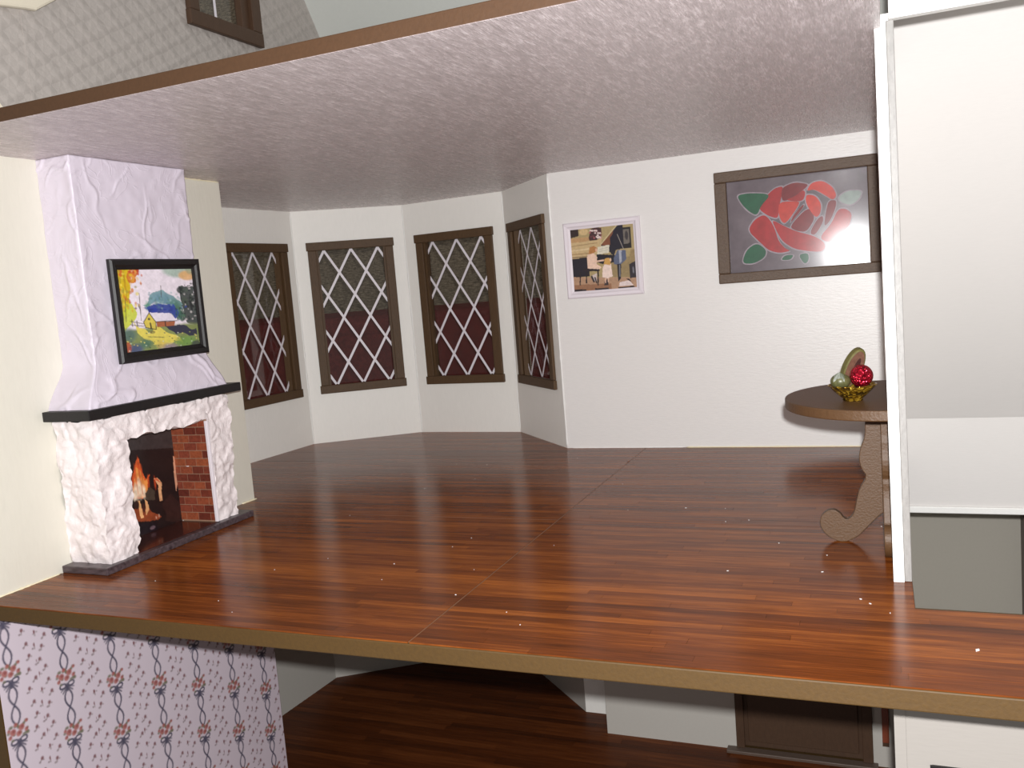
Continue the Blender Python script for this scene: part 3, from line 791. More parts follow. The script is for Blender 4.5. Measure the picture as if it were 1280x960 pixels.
cv.blob(0.70, 0.50, 0.12, 0.14, (60, 110, 88), 0.8, 0.8); cv.blob(0.34, 0.46, 0.05, 0.06, (80, 140, 110), 0.8, 0.8)
cv.poly(COT['blue'], (42, 66, 150), 0.95, 0.02); cv.blob(0.40, 0.51, 0.07, 0.04, (40, 60, 160), 0.9)
cv.poly(COT['darktree'], (50, 62, 58), 0.95, 0.035); cv.blob(0.80, 0.28, 0.06, 0.05, (36, 46, 46), 0.9); cv.blob(0.84, 0.42, 0.05, 0.06, (70, 82, 72), 0.9); cv.blob(0.93, 0.44, 0.03, 0.12, (28, 34, 36), 0.9); cv.blob(0.78, 0.6, 0.06, 0.08, (50, 92, 72), 0.8)
brr = random.Random(8)
for k in range(90): cv.blob(brr.uniform(0.76, 1.0), brr.uniform(0.20, 0.66), brr.uniform(0.008, 0.022), brr.uniform(0.008, 0.02), brr.choice([(34, 44, 46), (52, 66, 58), (26, 30, 34), (78, 92, 80), (196, 190, 190)]), 0.75)
for k in range(80): cv.blob(abs(brr.gauss(0, 0.10)), brr.uniform(0.0, 0.5), brr.uniform(0.008, 0.025), brr.uniform(0.012, 0.03), brr.choice([(222, 196, 40), (206, 160, 30), (232, 214, 90), (198, 104, 36), (150, 140, 50)]), 0.65)
for k in range(25): cv.blob(brr.gauss(0.21, 0.045), abs(brr.gauss(0.03, 0.08)), 0.014, 0.018, brr.choice([(200, 92, 40), (184, 60, 38), (222, 150, 70), (230, 200, 160)]), 0.7)
for k in range(45): cv.blob(brr.gauss(0.55, 0.13), brr.gauss(0.40, 0.05), 0.02, 0.018, brr.choice([(128, 166, 170), (92, 138, 150), (150, 180, 176), (84, 124, 110)]), 0.5, 0.9)
for k in range(30): cv.blob(brr.gauss(0.52, 0.12), brr.gauss(0.50, 0.02), 0.022, 0.014, brr.choice([(40, 60, 150), (56, 84, 164), (34, 48, 120)]), 0.7, 0.9)
for k in range(25): cv.blob(brr.uniform(0.70, 0.82), brr.uniform(0.48, 0.66), 0.014, 0.02, brr.choice([(56, 96, 76), (40, 74, 62), (84, 120, 92)]), 0.7)
cv.mask(np.clip((cv.v - 0.68 - 0.02 * cv.field(6)) / 0.04, 0, 1), (128, 140, 84))
cv.poly(COT['path'], (222, 206, 92), 0.95, 0.03); cv.blob(0.06, 0.78, 0.12, 0.10, (84, 110, 104), 0.9, 0.8); cv.blob(0.13, 0.95, 0.12, 0.08, (70, 80, 120), 0.9, 0.8); cv.blob(0.03, 0.92, 0.05, 0.08, (176, 70, 50), 0.8)
cv.blob(0.26, 0.90, 0.10, 0.07, (60, 104, 92), 0.8, 0.9); cv.blob(0.55, 0.98, 0.16, 0.07, (150, 132, 140), 0.9, 0.8); cv.blob(0.80, 0.92, 0.18, 0.08, (110, 150, 70), 0.85, 0.8); cv.blob(0.45, 0.93, 0.08, 0.06, (206, 178, 90), 0.7, 0.9); cv.blob(0.95, 0.98, 0.1, 0.06, (60, 70, 60), 0.9)
cv.poly(COT['shadow'], (36, 34, 66), 0.95, 0.02)
cv.poly(COT['gable'], (214, 194, 84)); cv.poly(COT['roof'], (226, 218, 232)); cv.poly(COT['wall'], (166, 96, 62)); cv.line(0.54, 0.66, 0.54, 0.71, 0.008, (70, 40, 40))
for a, b in zip(COT['gable'], COT['gable'][1:] + COT['gable'][:1]): cv.line(*a, *b, 0.007, (60, 50, 40), 0.9)
cv.line(0.345, 0.66, 0.35, 0.72, 0.012, (60, 50, 40)); cv.blob(0.335, 0.61, 0.018, 0.018, (90, 80, 50))
cv.line(0.42, 0.65, 0.70, 0.657, 0.006, (70, 60, 60)); cv.blob(0.36, 0.77, 0.04, 0.02, (120, 100, 60), 0.8); cv.line(0.3, 0.82, 0.5, 0.845, 0.007, (90, 80, 60), 0.7)
for x0, y0, x1, y1 in [(0.25, 0.30, 0.235, 0.62), (0.22, 0.42, 0.24, 0.5), (0.54, 0.22, 0.53, 0.36), (0.10, 0.62, 0.26, 0.66), (0.10, 0.66, 0.26, 0.69), (0.12, 0.60, 0.12, 0.68), (0.18, 0.62, 0.18, 0.69), (0.03, 0.3, 0.02, 0.6), (0.07, 0.35, 0.05, 0.62)]:
    cv.line(x0, y0, x1, y1, 0.006, (80, 66, 60), 0.8)
for k in range(70):
    x, y_ = random.random(), random.uniform(0.74, 1); cv.blob(x, y_, 0.012, 0.008, random.choice([(230, 214, 110), (60, 80, 50), (200, 210, 190), (170, 190, 80), (50, 60, 90)]), 0.7)
cv.grain(60, 0.04); cv.grain(25, 0.04)
PX = XL + 0.292
cp = empty('framed_painting', (PX, 4.535, 1.232), 'black framed watercolour of a cottage among autumn trees, on the chimney breast', 'painting')
py0, py1, pz0, pz1 = 4.143, 4.926, 1.232, 1.881
def mitred_frame(parent, name, corners, bw, nrm, depth, lip, mat):
    """Four mitred moulding pieces: outer height depth, sloping to lip at the inner edge. corners: 4 outer points in order."""
    P = [Vector(c) for c in corners]; c0 = sum(P, Vector()) / 4; nrm = Vector(nrm)
    for i in range(4):
        a, b = P[i], P[(i + 1) % 4]; t = (b - a).normalized(); inw = (c0 - (a + b) / 2); inw -= t * inw.dot(t); inw.normalize()
        prof = [(0, 0), (0, depth * 0.7), (bw * 0.18, depth), (bw * 0.55, depth * 0.92), (bw * 0.72, depth * 0.62), (bw, lip), (bw, 0)]
        n = len(prof); vs = []
        g = 0.0006
        for (s_, h_) in prof: vs.append(a + t * (s_ + g) + inw * s_ + nrm * h_)
        for (s_, h_) in prof: vs.append(b - t * (s_ + g) + inw * s_ + nrm * h_)
        fs = [tuple(range(n)), tuple(range(2 * n - 1, n - 1, -1))] + [(j, n + j, n + (j + 1) % n, (j + 1) % n) for j in range(n)]
        if t.cross(inw).dot(nrm) > 0: fs = [tuple(reversed(f_)) for f_ in fs]
        MB().add(vs, fs).build(name, mat, parent)
mitred_frame(cp, 'frame_piece', [(PX, py0, pz0), (PX, py1, pz0), (PX, py1, pz1), (PX, py0, pz1)], 0.066, (1, 0, 0), 0.036, 0.014, 'black')
mb = MB(); mb.box((PX, py0 + 0.02, pz0 + 0.02), (PX + 0.006, py1 - 0.02, pz1 - 0.02)); mb.build('backing', 'black', cp)
grid_sheet('picture', (PX + 0.008, py0 + 0.06, pz1 - 0.058), (0, py1 - py0 - 0.12, 0), (0, 0, -(pz1 - pz0 - 0.114)), 150, 130, cv.a, 'print', cp)

# ================================================================== PIANO PICTURE
PIA = {
  'piano_lid':[(0.467, 0.289), (0.729, 0.029), (0.792, -0.004), (0.83, 0.0), (0.83, 0.371), (0.703, 0.391), (0.667, 0.48), (0.608, 0.413)],
  'pbody':[(0.402, 0.425), (0.698, 0.468), (0.691, 0.577), (0.486, 0.589), (0.393, 0.55)],
  'pcurve':[(0.663, 0.513), (0.727, 0.393), (0.857, 0.405), (0.856, 0.545), (0.749, 0.629), (0.665, 0.605)],
  'pleg':[(0.704, 0.609), (0.77, 0.614), (0.753, 0.832), (0.71, 0.884)],
  'bench':[(0.18, 0.627), (0.435, 0.648), (0.431, 0.695), (0.177, 0.673)],
  'bl1':[(0.112, 0.684), (0.136, 0.686), (0.115, 0.891), (0.1, 0.889)],
  'bl2':[(0.21, 0.693), (0.232, 0.695), (0.22, 0.868), (0.201, 0.866)],
  'bl3':[(0.395, 0.693), (0.418, 0.695), (0.4, 0.914), (0.383, 0.913)],
  'left_dark':[(0.012, 0.484), (0.239, 0.473), (0.244, 0.632), (0.218, 0.757), (0.0, 0.754)],
  'g1body':[(0.251, 0.427), (0.356, 0.405), (0.407, 0.473), (0.392, 0.582), (0.467, 0.636), (0.433, 0.664), (0.244, 0.639)],
  'g1hair':[(0.275, 0.413), (0.299, 0.313), (0.364, 0.293), (0.416, 0.332), (0.405, 0.379), (0.34, 0.411)],
  'g2body':[(0.483, 0.636), (0.517, 0.593), (0.612, 0.6), (0.629, 0.791), (0.55, 0.816), (0.464, 0.793)],
  'g2hair':[(0.502, 0.591), (0.522, 0.507), (0.586, 0.496), (0.613, 0.554), (0.601, 0.616)],
  'sheet':[(0.426, 0.318), (0.608, 0.296), (0.593, 0.42), (0.409, 0.434)],
  'frame':[(0.789, 0.05), (0.95, 0.052), (0.945, 0.375), (0.797, 0.377)],
  'framein':[(0.825, 0.084), (0.924, 0.088), (0.919, 0.302), (0.833, 0.309)],
  'flowers':[(0.294, 0.163), (0.335, 0.025), (0.416, 0.004), (0.502, 0.027), (0.491, 0.168), (0.418, 0.207), (0.306, 0.204)],
  'mantel':[(0.0, 0.15), (0.294, 0.146), (0.306, 0.211), (0.0, 0.214)],
  'mdark':[(0.0, 0.0), (0.137, 0.0), (0.136, 0.116), (0.0, 0.143)],
  'dark_r':[(0.89, 0.625), (1.0, 0.58), (1.0, 0.838), (0.892, 0.843)],
  'floor':[(0, 0.754), (0.737, 0.816), (1.0, 0.838), (1, 1.0), (0.662, 1.005), (0, 1.002)],
  'b1':[(0.01, 0.955), (0.204, 0.959), (0.201, 0.995), (0.007, 0.995)],
  'b2':[(0.34, 0.957), (0.555, 0.963), (0.552, 0.996), (0.338, 0.991)],
  'b3':[(0.696, 0.97), (0.945, 0.964), (0.918, 0.909), (0.828, 0.846), (0.876, 0.843), (0.959, 0.989), (0.71, 0.993)],
  'white':[(0.732, 0.893), (0.873, 0.873), (0.945, 0.957), (0.713, 0.955)],
  'feet1':[(0.282, 0.762), (0.381, 0.723), (0.38, 0.864), (0.309, 0.827)],
  'feet2':[(0.5, 0.843), (0.548, 0.83), (0.553, 0.927), (0.486, 0.921)],
}
cv = Canvas(130, 130, (172, 152, 108))
cv.poly([(0, 0.15), (0.5, 0.15), (0.48, 0.3), (0.40, 0.46), (0, 0.47)], (198, 172, 128))
cv.poly(PIA['mantel'], (186, 148, 104)); cv.line(0, 0.27, 0.42, 0.25, 0.010, (150, 120, 80), 0.7); cv.line(0, 0.34, 0.4, 0.33, 0.012, (222, 200, 160), 0.8); cv.line(0, 0.40, 0.36, 0.40, 0.008, (150, 116, 76), 0.7); cv.line(0, 0.45, 0.30, 0.45, 0.012, (110, 88, 62), 0.8)
cv.poly(PIA['mdark'], (52, 40, 38)); cv.blob(0.22, 0.06, 0.08, 0.06, (206, 178, 130))
cv.poly(PIA['flowers'], (70, 44, 46)); frng = random.Random(2)
for k in range(26): cv.blob(frng.uniform(0.30, 0.49), frng.uniform(0.02, 0.19), 0.018, 0.016, frng.choice([(206, 140, 146), (170, 96, 100), (226, 206, 200), (110, 60, 66)]))
cv.poly([(0.93, 0.4), (1, 0.4), (1, 0.7), (0.85, 0.7)], (150, 128, 88))
cv.poly([(0, 0.47), (0.27, 0.46), (0.27, 0.76), (0, 0.76)], (40, 34, 40)); cv.poly(PIA['floor'], (176, 140, 112)); cv.poly([(0, 0.88), (0.6, 0.9), (0.6, 1), (0, 1)], (150, 108, 80))
cv.poly([(0.62, 0.55), (0.92, 0.5), (0.92, 0.83), (0.62, 0.8)], (150, 130, 92))
cv.poly(PIA['frame'], (34, 28, 28)); cv.poly(PIA['framein'], (112, 104, 96)); cv.blob(0.88, 0.18, 0.03, 0.08, (60, 54, 56))
cv.poly(PIA['piano_lid'], (36, 32, 44)); cv.poly([(0.467, 0.289), (0.68, 0.08), (0.64, 0.30), (0.56, 0.31)], (128, 78, 54)); cv.line(0.467, 0.289, 0.73, 0.02, 0.010, (206, 190, 150))
cv.poly([(0.62, 0.2), (0.72, 0.06), (0.83, 0.0), (0.83, 0.37), (0.70, 0.39), (0.62, 0.46)], (34, 30, 42)); cv.line(0.74, 0.15, 0.82, 0.38, 0.005, (170, 160, 150))
cv.poly(PIA['left_dark'], (36, 32, 42)); cv.poly(PIA['pbody'], (32, 28, 36)); cv.poly(PIA['pcurve'], (92, 100, 124)); cv.poly([(0.75, 0.40), (0.79, 0.40), (0.78, 0.58), (0.75, 0.60)], (188, 190, 200), 0.7); cv.poly(PIA['pleg'], (38, 34, 40)); cv.line(0.745, 0.63, 0.74, 0.80, 0.010, (150, 150, 160), 0.7)
cv.poly(PIA['dark_r'], (48, 40, 46)); cv.blob(0.95, 0.72, 0.015, 0.06, (140, 140, 150), 0.6)
cv.poly(PIA['white'], (224, 206, 202))
for k in ('b1', 'b2', 'b3'): cv.poly(PIA[k], (52, 40, 42))
cv.poly(PIA['bench'], (44, 34, 38))
for k in ('bl1', 'bl2', 'bl3'): cv.poly(PIA[k], (40, 32, 34))
cv.poly(PIA['feet1'], (206, 190, 186)); cv.line(0.30, 0.77, 0.33, 0.85, 0.02, (44, 38, 44)); cv.line(0.35, 0.79, 0.37, 0.87, 0.015, (44, 38, 44))
cv.poly(PIA['g1body'], (232, 198, 176)); cv.poly(PIA['g1hair'], (178, 122, 70)); cv.blob(0.40, 0.36, 0.02, 0.03, (226, 176, 150)); cv.line(0.38, 0.54, 0.50, 0.53, 0.016, (230, 192, 168))
cv.poly(PIA['feet2'], (60, 48, 50)); cv.line(0.515, 0.80, 0.51, 0.88, 0.012, (226, 184, 160)); cv.line(0.56, 0.80, 0.555, 0.87, 0.012, (226, 184, 160))
cv.poly(PIA['g2body'], (236, 212, 200)); cv.poly(PIA['g2hair'], (204, 156, 84)); cv.blob(0.61, 0.53, 0.016, 0.03, (226, 190, 160))
cv.poly(PIA['sheet'], (216, 210, 190)); cv.line(0.44, 0.36, 0.58, 0.34, 0.006, (160, 150, 140), 0.6); cv.line(0.44, 0.39, 0.58, 0.37, 0.006, (160, 150, 140), 0.6)
cv.grain(50, 0.06)
ax0, ax1, az0, az1 = -2.583, -1.884, 1.368, 2.040
pp = empty('framed_photograph', ((ax0 + ax1) / 2, YB, az0), 'small white framed picture of a grand piano on the back wall', 'picture')
mitred_frame(pp, 'frame_piece', [(ax0, YB, az0), (ax1, YB, az0), (ax1, YB, az1), (ax0, YB, az1)], 0.062, (0, -1, 0), 0.034, 0.012, 'whiteframe')
mb = MB(); mb.box((ax0 + 0.02, YB - 0.005, az0 + 0.02), (ax1 - 0.02, YB, az1 - 0.02)); mb.build('backing', 'whiteframe', pp)
grid_sheet('picture', (ax0 + 0.058, YB - 0.007, az1 - 0.057), (ax1 - ax0 - 0.116, 0, 0), (0, 0, -(az1 - az0 - 0.114)), 130, 130, cv.a, 'print', pp)

# ================================================================== CONSOLE TABLE
TC = 4.99; TZ = 0.80
tb = empty('console_table', (XR - 0.2, TC, 0), 'brown half round console table with scrolled legs against the right wall', 'table')
n = 40
top = [(XR - 0.003, TC + 0.575)]
for i in range(n + 1):
    a = math.pi / 2 + math.pi * i / n
    top.append((XR - 0.003 + 0.515 * math.cos(a), TC + 0.575 * math.sin(a)))
top = top[1:]
mb = MB(); mb.prism([(x, y, TZ - 0.052) for x, y in top], (0, 0, 0.052)); mb.build('table_top', 'table', tb, bevel=0.006)
LEG = [(-0.091, 0.748), (-0.091, 0.664), (-0.092, 0.579), (-0.119, 0.513), (-0.129, 0.462), (-0.119, 0.405), (-0.090, 0.361), (-0.131, 0.296), (-0.148, 0.230), (-0.161, 0.165), (-0.180, 0.135), (-0.201, 0.122), (-0.218, 0.135), (-0.233, 0.159), (-0.262, 0.177), (-0.290, 0.174), (-0.312, 0.160), (-0.330, 0.140), (-0.338, 0.115), (-0.337, 0.09), (-0.330, 0.068), (-0.316, 0.045), (-0.294, 0.024), (-0.268, 0.010), (-0.242, 0.0), (-0.21, 0.0), (-0.185, 0.010), (-0.158, 0.024), (-0.132, 0.046), (-0.081, 0.104), (-0.029, 0.159), (-0.004, 0.173), (-0.004, 0.748)]
def smooth_poly(P):
    Q = []
    for i in range(len(P)):
        a = Vector(P[i]); b = Vector(P[(i + 1) % len(P)])
        if (b - a).length > 0.3: Q += [a, b]
        else: Q += [a * 0.75 + b * 0.25, a * 0.25 + b * 0.75]
    return Q
LP = smooth_poly(LEG)
zt = TZ - 0.0525
LP = [Vector((q.x, zt if q.y > 0.70 else max(q.y, 0))) for q in LP]
mb = MB(); mb.prism([(q.x + 0.002, TC - 0.022, q.y) for q in LP], (0, 0.044, 0)); mb.build('leg', 'table', tb, bevel=0.004)
for sg in (-1, 1):
    mb = MB(); mb.prism([(XR - 0.044, TC + sg * (0.024 - q.x), q.y) for q in LP], (0.041, 0, 0)); mb.build('leg', 'table', tb, bevel=0.004)

# ---- things on the table
def lathe(mb, prof, c, n=28, mi=0):
    vs = []; fs = []
    for (r_, z_) in prof:
        for i in range(n):
            a = 2 * math.pi * i / n; vs.append((c[0] + r_ * math.cos(a), c[1] + r_ * math.sin(a), c[2] + z_))
    k = len(prof)
    for j in range(k - 1):
        for i in range(n):
            a = j * n + i; b = j * n + (i + 1) % n
            fs.append((a, b, b + n, a + n))
    mb.add(vs, fs, mi)
def sphere(mb, c, r, n=24, m_=14, sc=(1, 1, 1), rot=None):
    vs = []; fs = []
    for j in range(m_ + 1):
        t = math.pi * j / m_
        for i in range(n):
            a = 2 * math.pi * i / n
            p = Vector((math.sin(t) * math.cos(a) * sc[0], math.sin(t) * math.sin(a) * sc[1], math.cos(t) * sc[2])) * r
            if rot: p = rot @ p
            vs.append(p + Vector(c))
    for j in range(m_):
        for i in range(n):
            a = j * n + i; b = j * n + (i + 1) % n
            fs.append((a + n, b + n, b, a))
    mb.add(vs, fs)
BC = (-0.138, 4.78, TZ)
bowl = empty('fruit_bowl', BC, 'small gold glass bowl holding fruit on the brown console table', 'bowl')
mb = MB(); lathe(mb, [(0.0, 0.012), (0.028, 0.011), (0.045, 0.0), (0.050, 0.004), (0.048, 0.012), (0.060, 0.022), (0.088, 0.048), (0.108, 0.072), (0.112, 0.078), (0.108, 0.079), (0.094, 0.062), (0.066, 0.034), (0.04, 0.022), (0.0, 0.020)], BC, 32)
mb.build('bowl_body', 'goldglass', bowl, smooth=True)
mb = MB(); lathe(mb, [(0.111, 0.0755), (0.117, 0.078), (0.119, 0.081), (0.115, 0.084), (0.110, 0.081)], BC, 32); mb.build('rim', 'goldglass', bowl, smooth=True)
mb = MB(); sphere(mb, (BC[0] + 0.045, BC[1] - 0.030, TZ + 0.128), 0.056, 32, 20)
mb.build('glitter_ball', 'glitter', None, smooth=True, label='red glitter ball in the gold bowl', cat='ball')
fruit = empty('green_fruit', (BC[0] - 0.048, BC[1] - 0.01, TZ + 0.06), 'round grey green fruit in the gold bowl beside the red ball', 'fruit')
mb = MB(); sphere(mb, (BC[0] - 0.055, BC[1] - 0.022, TZ + 0.103), 0.047, 24, 14, (1.05, 1, 0.82)); mb.build('fruit_body', 'greenfruit', fruit, smooth=True)
for k, (dx, rz) in enumerate([(-0.02, 0.5), (0.012, -0.4), (-0.002, 0.0)]):
    mb = MB(); c = Vector((BC[0] - 0.055 + dx, BC[1] - 0.055, TZ + 0.125))
    R_ = Matrix.Rotation(rz, 3, 'Y')
    pts = [Vector((0, 0, 0.03)), Vector((0.012, -0.006, 0.01)), Vector((0.006, -0.01, -0.012)), Vector((0, -0.011, -0.024)), Vector((-0.006, -0.01, -0.012)), Vector((-0.012, -0.006, 0.01))]
    mb.prism([c + R_ @ q for q in pts], (0, 0.003, 0)); mb.build('leaf', 'greenleaf', fruit)
# melon wedge standing in the bowl
mel = empty('melon_slice', (BC[0] + 0.02, BC[1] + 0.03, TZ + 0.06), 'olive rinded melon slice standing upright in the gold bowl', 'fruit')
def wedge(r0, r1, a0, a1, th, n=16):
    outer = [(r1 * math.cos(a0 + (a1 - a0) * i / n), r1 * math.sin(a0 + (a1 - a0) * i / n)) for i in range(n + 1)]
    inner = [(r0 * math.cos(a1 + (a0 - a1) * i / n), r0 * math.sin(a1 + (a0 - a1) * i / n)) for i in range(n + 1)]
    return outer + inner
MC = Vector((BC[0] + 0.008, BC[1] + 0.052, TZ + 0.158)); RM = Matrix.Rotation(math.radians(24), 3, 'Y') @ Matrix.Rotation(math.radians(28), 3, 'Z')
def ell(rx, rz, n=28): return [(rx * math.cos(2 * math.pi * i / n), rz * math.sin(2 * math.pi * i / n)) for i in range(n)]
mb = MB(); mb.prism([MC + RM @ Vector((x, -0.012, z)) for x, z in ell(0.048, 0.108)], RM @ Vector((0.0, 0.052, 0))); mb.build('rind', 'melonrind', mel, bevel=0.012, seg=3)
mb = MB(); mb.prism([MC + RM @ Vector((x - 0.002, -0.0145, z)) for x, z in ell(0.039, 0.094)], RM @ Vector((0, 0.003, 0))); fl_ = mb.build('flesh', 'melonflesh', mel)
mb = MB(); mb.prism([MC + RM @ Vector((x + 0.004, -0.0165, z)) for x, z in ell(0.014, 0.060)], RM @ Vector((0, 0.0025, 0))); mb.build('seed_hollow', 'melonpit', mel)

# ================================================================== RIGHT HAND STAIR HALL
HR = 1.25
YP = 4.00           # front panel of the storey below
mb = MB(); mb.box((XR + 0.051, YD - 0.02, 2.53), (HR, YD + 0.03, 2.72)); mb.build('trim_1', 'edge', label='bright white header board at the top right above the hall', kind='structure')
# sloping soffit of the stairs
mb = MB(); mb.prism([(XR + 0.0725, 7.2, 0.295), (XR + 0.0725, 5.55, 3.05), (XR + 0.0725, 5.63, 3.09), (XR + 0.0725, 7.26, 0.33)], (HR - XR - 0.07, 0, 0))
mb.build('wall_hall_slope', 'hall', label='off white sloping stair soffit filling the right of the picture', kind='structure')
mb = MB(); mb.box((XR + 0.0725, 7.2, -0.375), (HR, 7.26, 0.2945))
hp = mb.build('wall_hall_panel', 'hall', label='bright white upright panel under the sloping soffit in the right hall', kind='structure')
mb = MB(); mb.box((XR + 0.0725, 7.18, -0.425), (HR, 7.262, -0.3755)); mb.build('bottom_lip', 'edge', hp, bevel=0.006)
wall('wall_hall_back', (XR + 0.05, 9.4), (HR, 9.4), ZL, 2.5, (0, 1), 0.08, 'greywall', label='plain grey wall seen through the stair opening at lower right')
mb = MB(); mb.box((1.175, 9.2, -2.6), (1.249, 9.4, 0.6)); mb.build('trim_2', 'sill', label='dark upright trim at the far right of the stair opening', kind='structure')
wall('wall_hall_right', (HR, 4.1), (HR, 9.4), ZL, 3.1, (1, 0), 0.08, 'hall', label='white wall closing the stair hall on the far right')
mb = MB(); mb.box((XR + 0.06, YD + 0.02, -1.2), (XR + 0.066, YD + 0.5, 0.30)); mb.build('trim_3', 'hall', label='ragged pale filler strip behind the dividing wall edge', kind='structure')

# ================================================================== LOWER STOREY
low_poly = [(XL - 0.1, YF), (1.3, YF), (1.3, 7.9), (-2.45, 7.9), (-3.45, 8.66), (-4.79, 8.75), (-5.83, 8.04), (-5.91, 6.74), (XL - 0.1, 5.62)]
mb = MB(); mb.prism([(x, y, ZL - 0.006) for x, y in low_poly], (0, 0, -0.09))
lf = mb.build('floor_lower', 'brown', label='dark brown plank floor of the room below', kind='structure')
lowp = MB(); lowt = []
y = 4.6; lr = random.Random(9); rt = 0.4; cnt = 0
while y < 8.60:
    y1 = min(y + 0.075, 8.61)
    if y < 5.604: l = XL
    else:
        l = min(xrange_at(y)[0], xrange_at(y1)[0])
    r = 0.0 if y < 7.40 else (-2.45 if y < 7.80 else max(lint((-2.77, 7.8), (-3.527, 8.54), min(y, 8.54)), l + 0.02))
    rt = 0.6 * rt + 0.4 * lr.random(); x = l - lr.random() * 0.5
    while x < r:
        ln = lr.uniform(0.8, 1.6); a = max(x, l); b = min(x + ln, r)
        if b - a > 0.03:
            t = min(1, max(0, 0.65 * rt + 0.35 * lr.random()))
            if cnt < 300 and y > 5.2:
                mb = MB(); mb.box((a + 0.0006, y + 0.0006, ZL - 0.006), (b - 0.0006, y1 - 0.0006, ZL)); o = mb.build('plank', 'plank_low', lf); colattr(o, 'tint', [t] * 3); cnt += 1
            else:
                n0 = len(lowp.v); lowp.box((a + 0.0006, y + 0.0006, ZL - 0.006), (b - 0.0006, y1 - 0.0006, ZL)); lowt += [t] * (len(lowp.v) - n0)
        x += ln
    y = y1
o = lowp.build('other_planks', 'plank_low', lf, kind='stuff'); colattr(o, 'tint', np.repeat(np.array(lowt)[:, None], 3, 1))

# floral wallpaper on the lower left wall (half drop repeat of bouquets on twisted ribbon)
lw = wall('wall_lower_left', (XL, YF + 0.02), (XL, 5.64), ZL, -TF - 0.002, (-1, 0), 0.09, 'brown', label='lower left wall papered with rose bouquets and ribbon stripes')
def wallpaper_tile(tw=72, th=72):
    cv = Canvas(tw, th, (206, 192, 202))
    cv.u = cv.u  # tile: u 0..1 across one stripe spacing, v 0..1 down one bouquet period; ribbon centred on u=0.5
    rib = (76, 72, 90)
    def wrapped(fn, *a):
        for dx in (-1, 0, 1):
            for dy in (-1, 0, 1): fn(dx, dy, *a)
    # ribbon: two strands twisting below the bow
    for i in range(40):
        t0 = i / 40; v0 = 0.20 + 0.70 * t0; v1 = 0.20 + 0.70 * (t0 + 1 / 40)
        for ph in (0, math.pi):
            x0 = 0.5 + 0.075 * math.sin(2 * math.pi * t0 * 1.0 + ph); x1 = 0.5 + 0.075 * math.sin(2 * math.pi * (t0 + 1 / 40) + ph)
            cv.line(x0, v0, x1, v1, 0.020, rib, 0.85)
    # bow
    for sx in (-1, 1):
        for i in range(14):
            a = 2 * math.pi * i / 14; b = 2 * math.pi * (i + 1) / 14
            cv.line(0.5 + sx * (0.085 + 0.06 * math.cos(a)), 0.145 + 0.04 * math.sin(a), 0.5 + sx * (0.085 + 0.06 * math.cos(b)), 0.145 + 0.04 * math.sin(b), 0.019, rib, 0.9)
        cv.line(0.5, 0.17, 0.5 + sx * 0.10, 0.27, 0.018, rib, 0.9); cv.line(0.5, 0.17, 0.5 + sx * 0.13, 0.22, 0.016, rib, 0.8)
    cv.line(0.5, 0.13, 0.5, 0.25, 0.022, rib, 0.9)
    # bouquet at the tile's bottom / top seam (v = 0 == 1)
    br = random.Random(4)
    for k in range(20):
        x, y_ = 0.5 + br.uniform(-0.20, 0.20), br.uniform(-0.15, 0.12)
        for dy in (0, 1): cv.blob(x, y_ + dy, 0.035, 0.030, (108, 106, 84), 0.8, 0.6)
    for (x, y_, r_) in [(0.41, -0.03, 0.068), (0.57, -0.05, 0.066), (0.51, 0.03, 0.06), (0.65, 0.02, 0.042), (0.35, 0.04, 0.042), (0.67, -0.12, 0.036), (0.47, -0.13, 0.042), (0.34, -0.08, 0.035)]:
        for dy in (0, 1):
            cv.blob(x, y_ + dy, r_, r_, (164, 100, 94), 0.95, 0.6); cv.blob(x + 0.012, y_ + dy - 0.008, r_ * 0.5, r_ * 0.5, (128, 66, 68), 0.7, 0.7)
    # scattered sprigs between the ribbons
    for (x, y_, a) in [(0.83, 0.10, 0.6), (1.02, 0.02, -0.3), (0.93, 0.28, 1.0), (0.80, 0.42, 0.2), (1.12, 0.30, 0.3), (1.05, 0.50, 0.7), (0.84, 0.66, 0.9), (1.00, 0.74, 0.1), (0.87, 0.88, 0.4), (1.14, 0.66, 0.5), (1.16, 0.90, 0.6), (1.19, 0.12, 0.8)]:
        for dx in (0, -1):
            for dy in (-1, 0, 1):
                X_, Y_ = x + dx, y_ + dy
                cv.line(X_ - 0.035 * math.sin(a), Y_ + 0.05 * math.cos(a), X_ + 0.02 * math.sin(a), Y_ - 0.03 * math.cos(a), 0.015, (140, 128, 126), 0.8)
                cv.blob(X_ + 0.015 * math.sin(a), Y_ - 0.02 * math.cos(a), 0.036, 0.042, (120, 76, 80), 0.9, 0.7)
                cv.blob(X_ - 0.04, Y_ + 0.04, 0.024, 0.022, (116, 98, 98), 0.8, 0.7); cv.blob(X_ + 0.05 * math.cos(a), Y_ + 0.03 * math.sin(a), 0.018, 0.018, (124, 108, 104), 0.7, 0.7)
    return cv.a
tile = wallpaper_tile()
wy0, wy1, wz0, wz1 = YF + 0.028, 5.636, -2.45, -TF - 0.003
nx, ny = 470, 440
U, V = np.meshgrid(np.linspace(wy0, wy1, nx), np.linspace(wz1, wz0, ny))
cu = (U - 3.35) / 0.3545 + 0.5
colk = np.floor(cu)
cvv = (-V - 0.447 - 0.18 * colk) / 0.352
fu = cu - colk; fv = cvv - np.floor(cvv)
th, tw = tile.shape[:2]
px = fu * tw - 0.5; py = fv * th - 0.5
i0 = np.floor(px).astype(int); j0 = np.floor(py).astype(int); fx = (px - i0)[..., None]; fy = (py - j0)[..., None]
def T(j, i): return tile[j % th, np.clip(i, 0, tw - 1)]
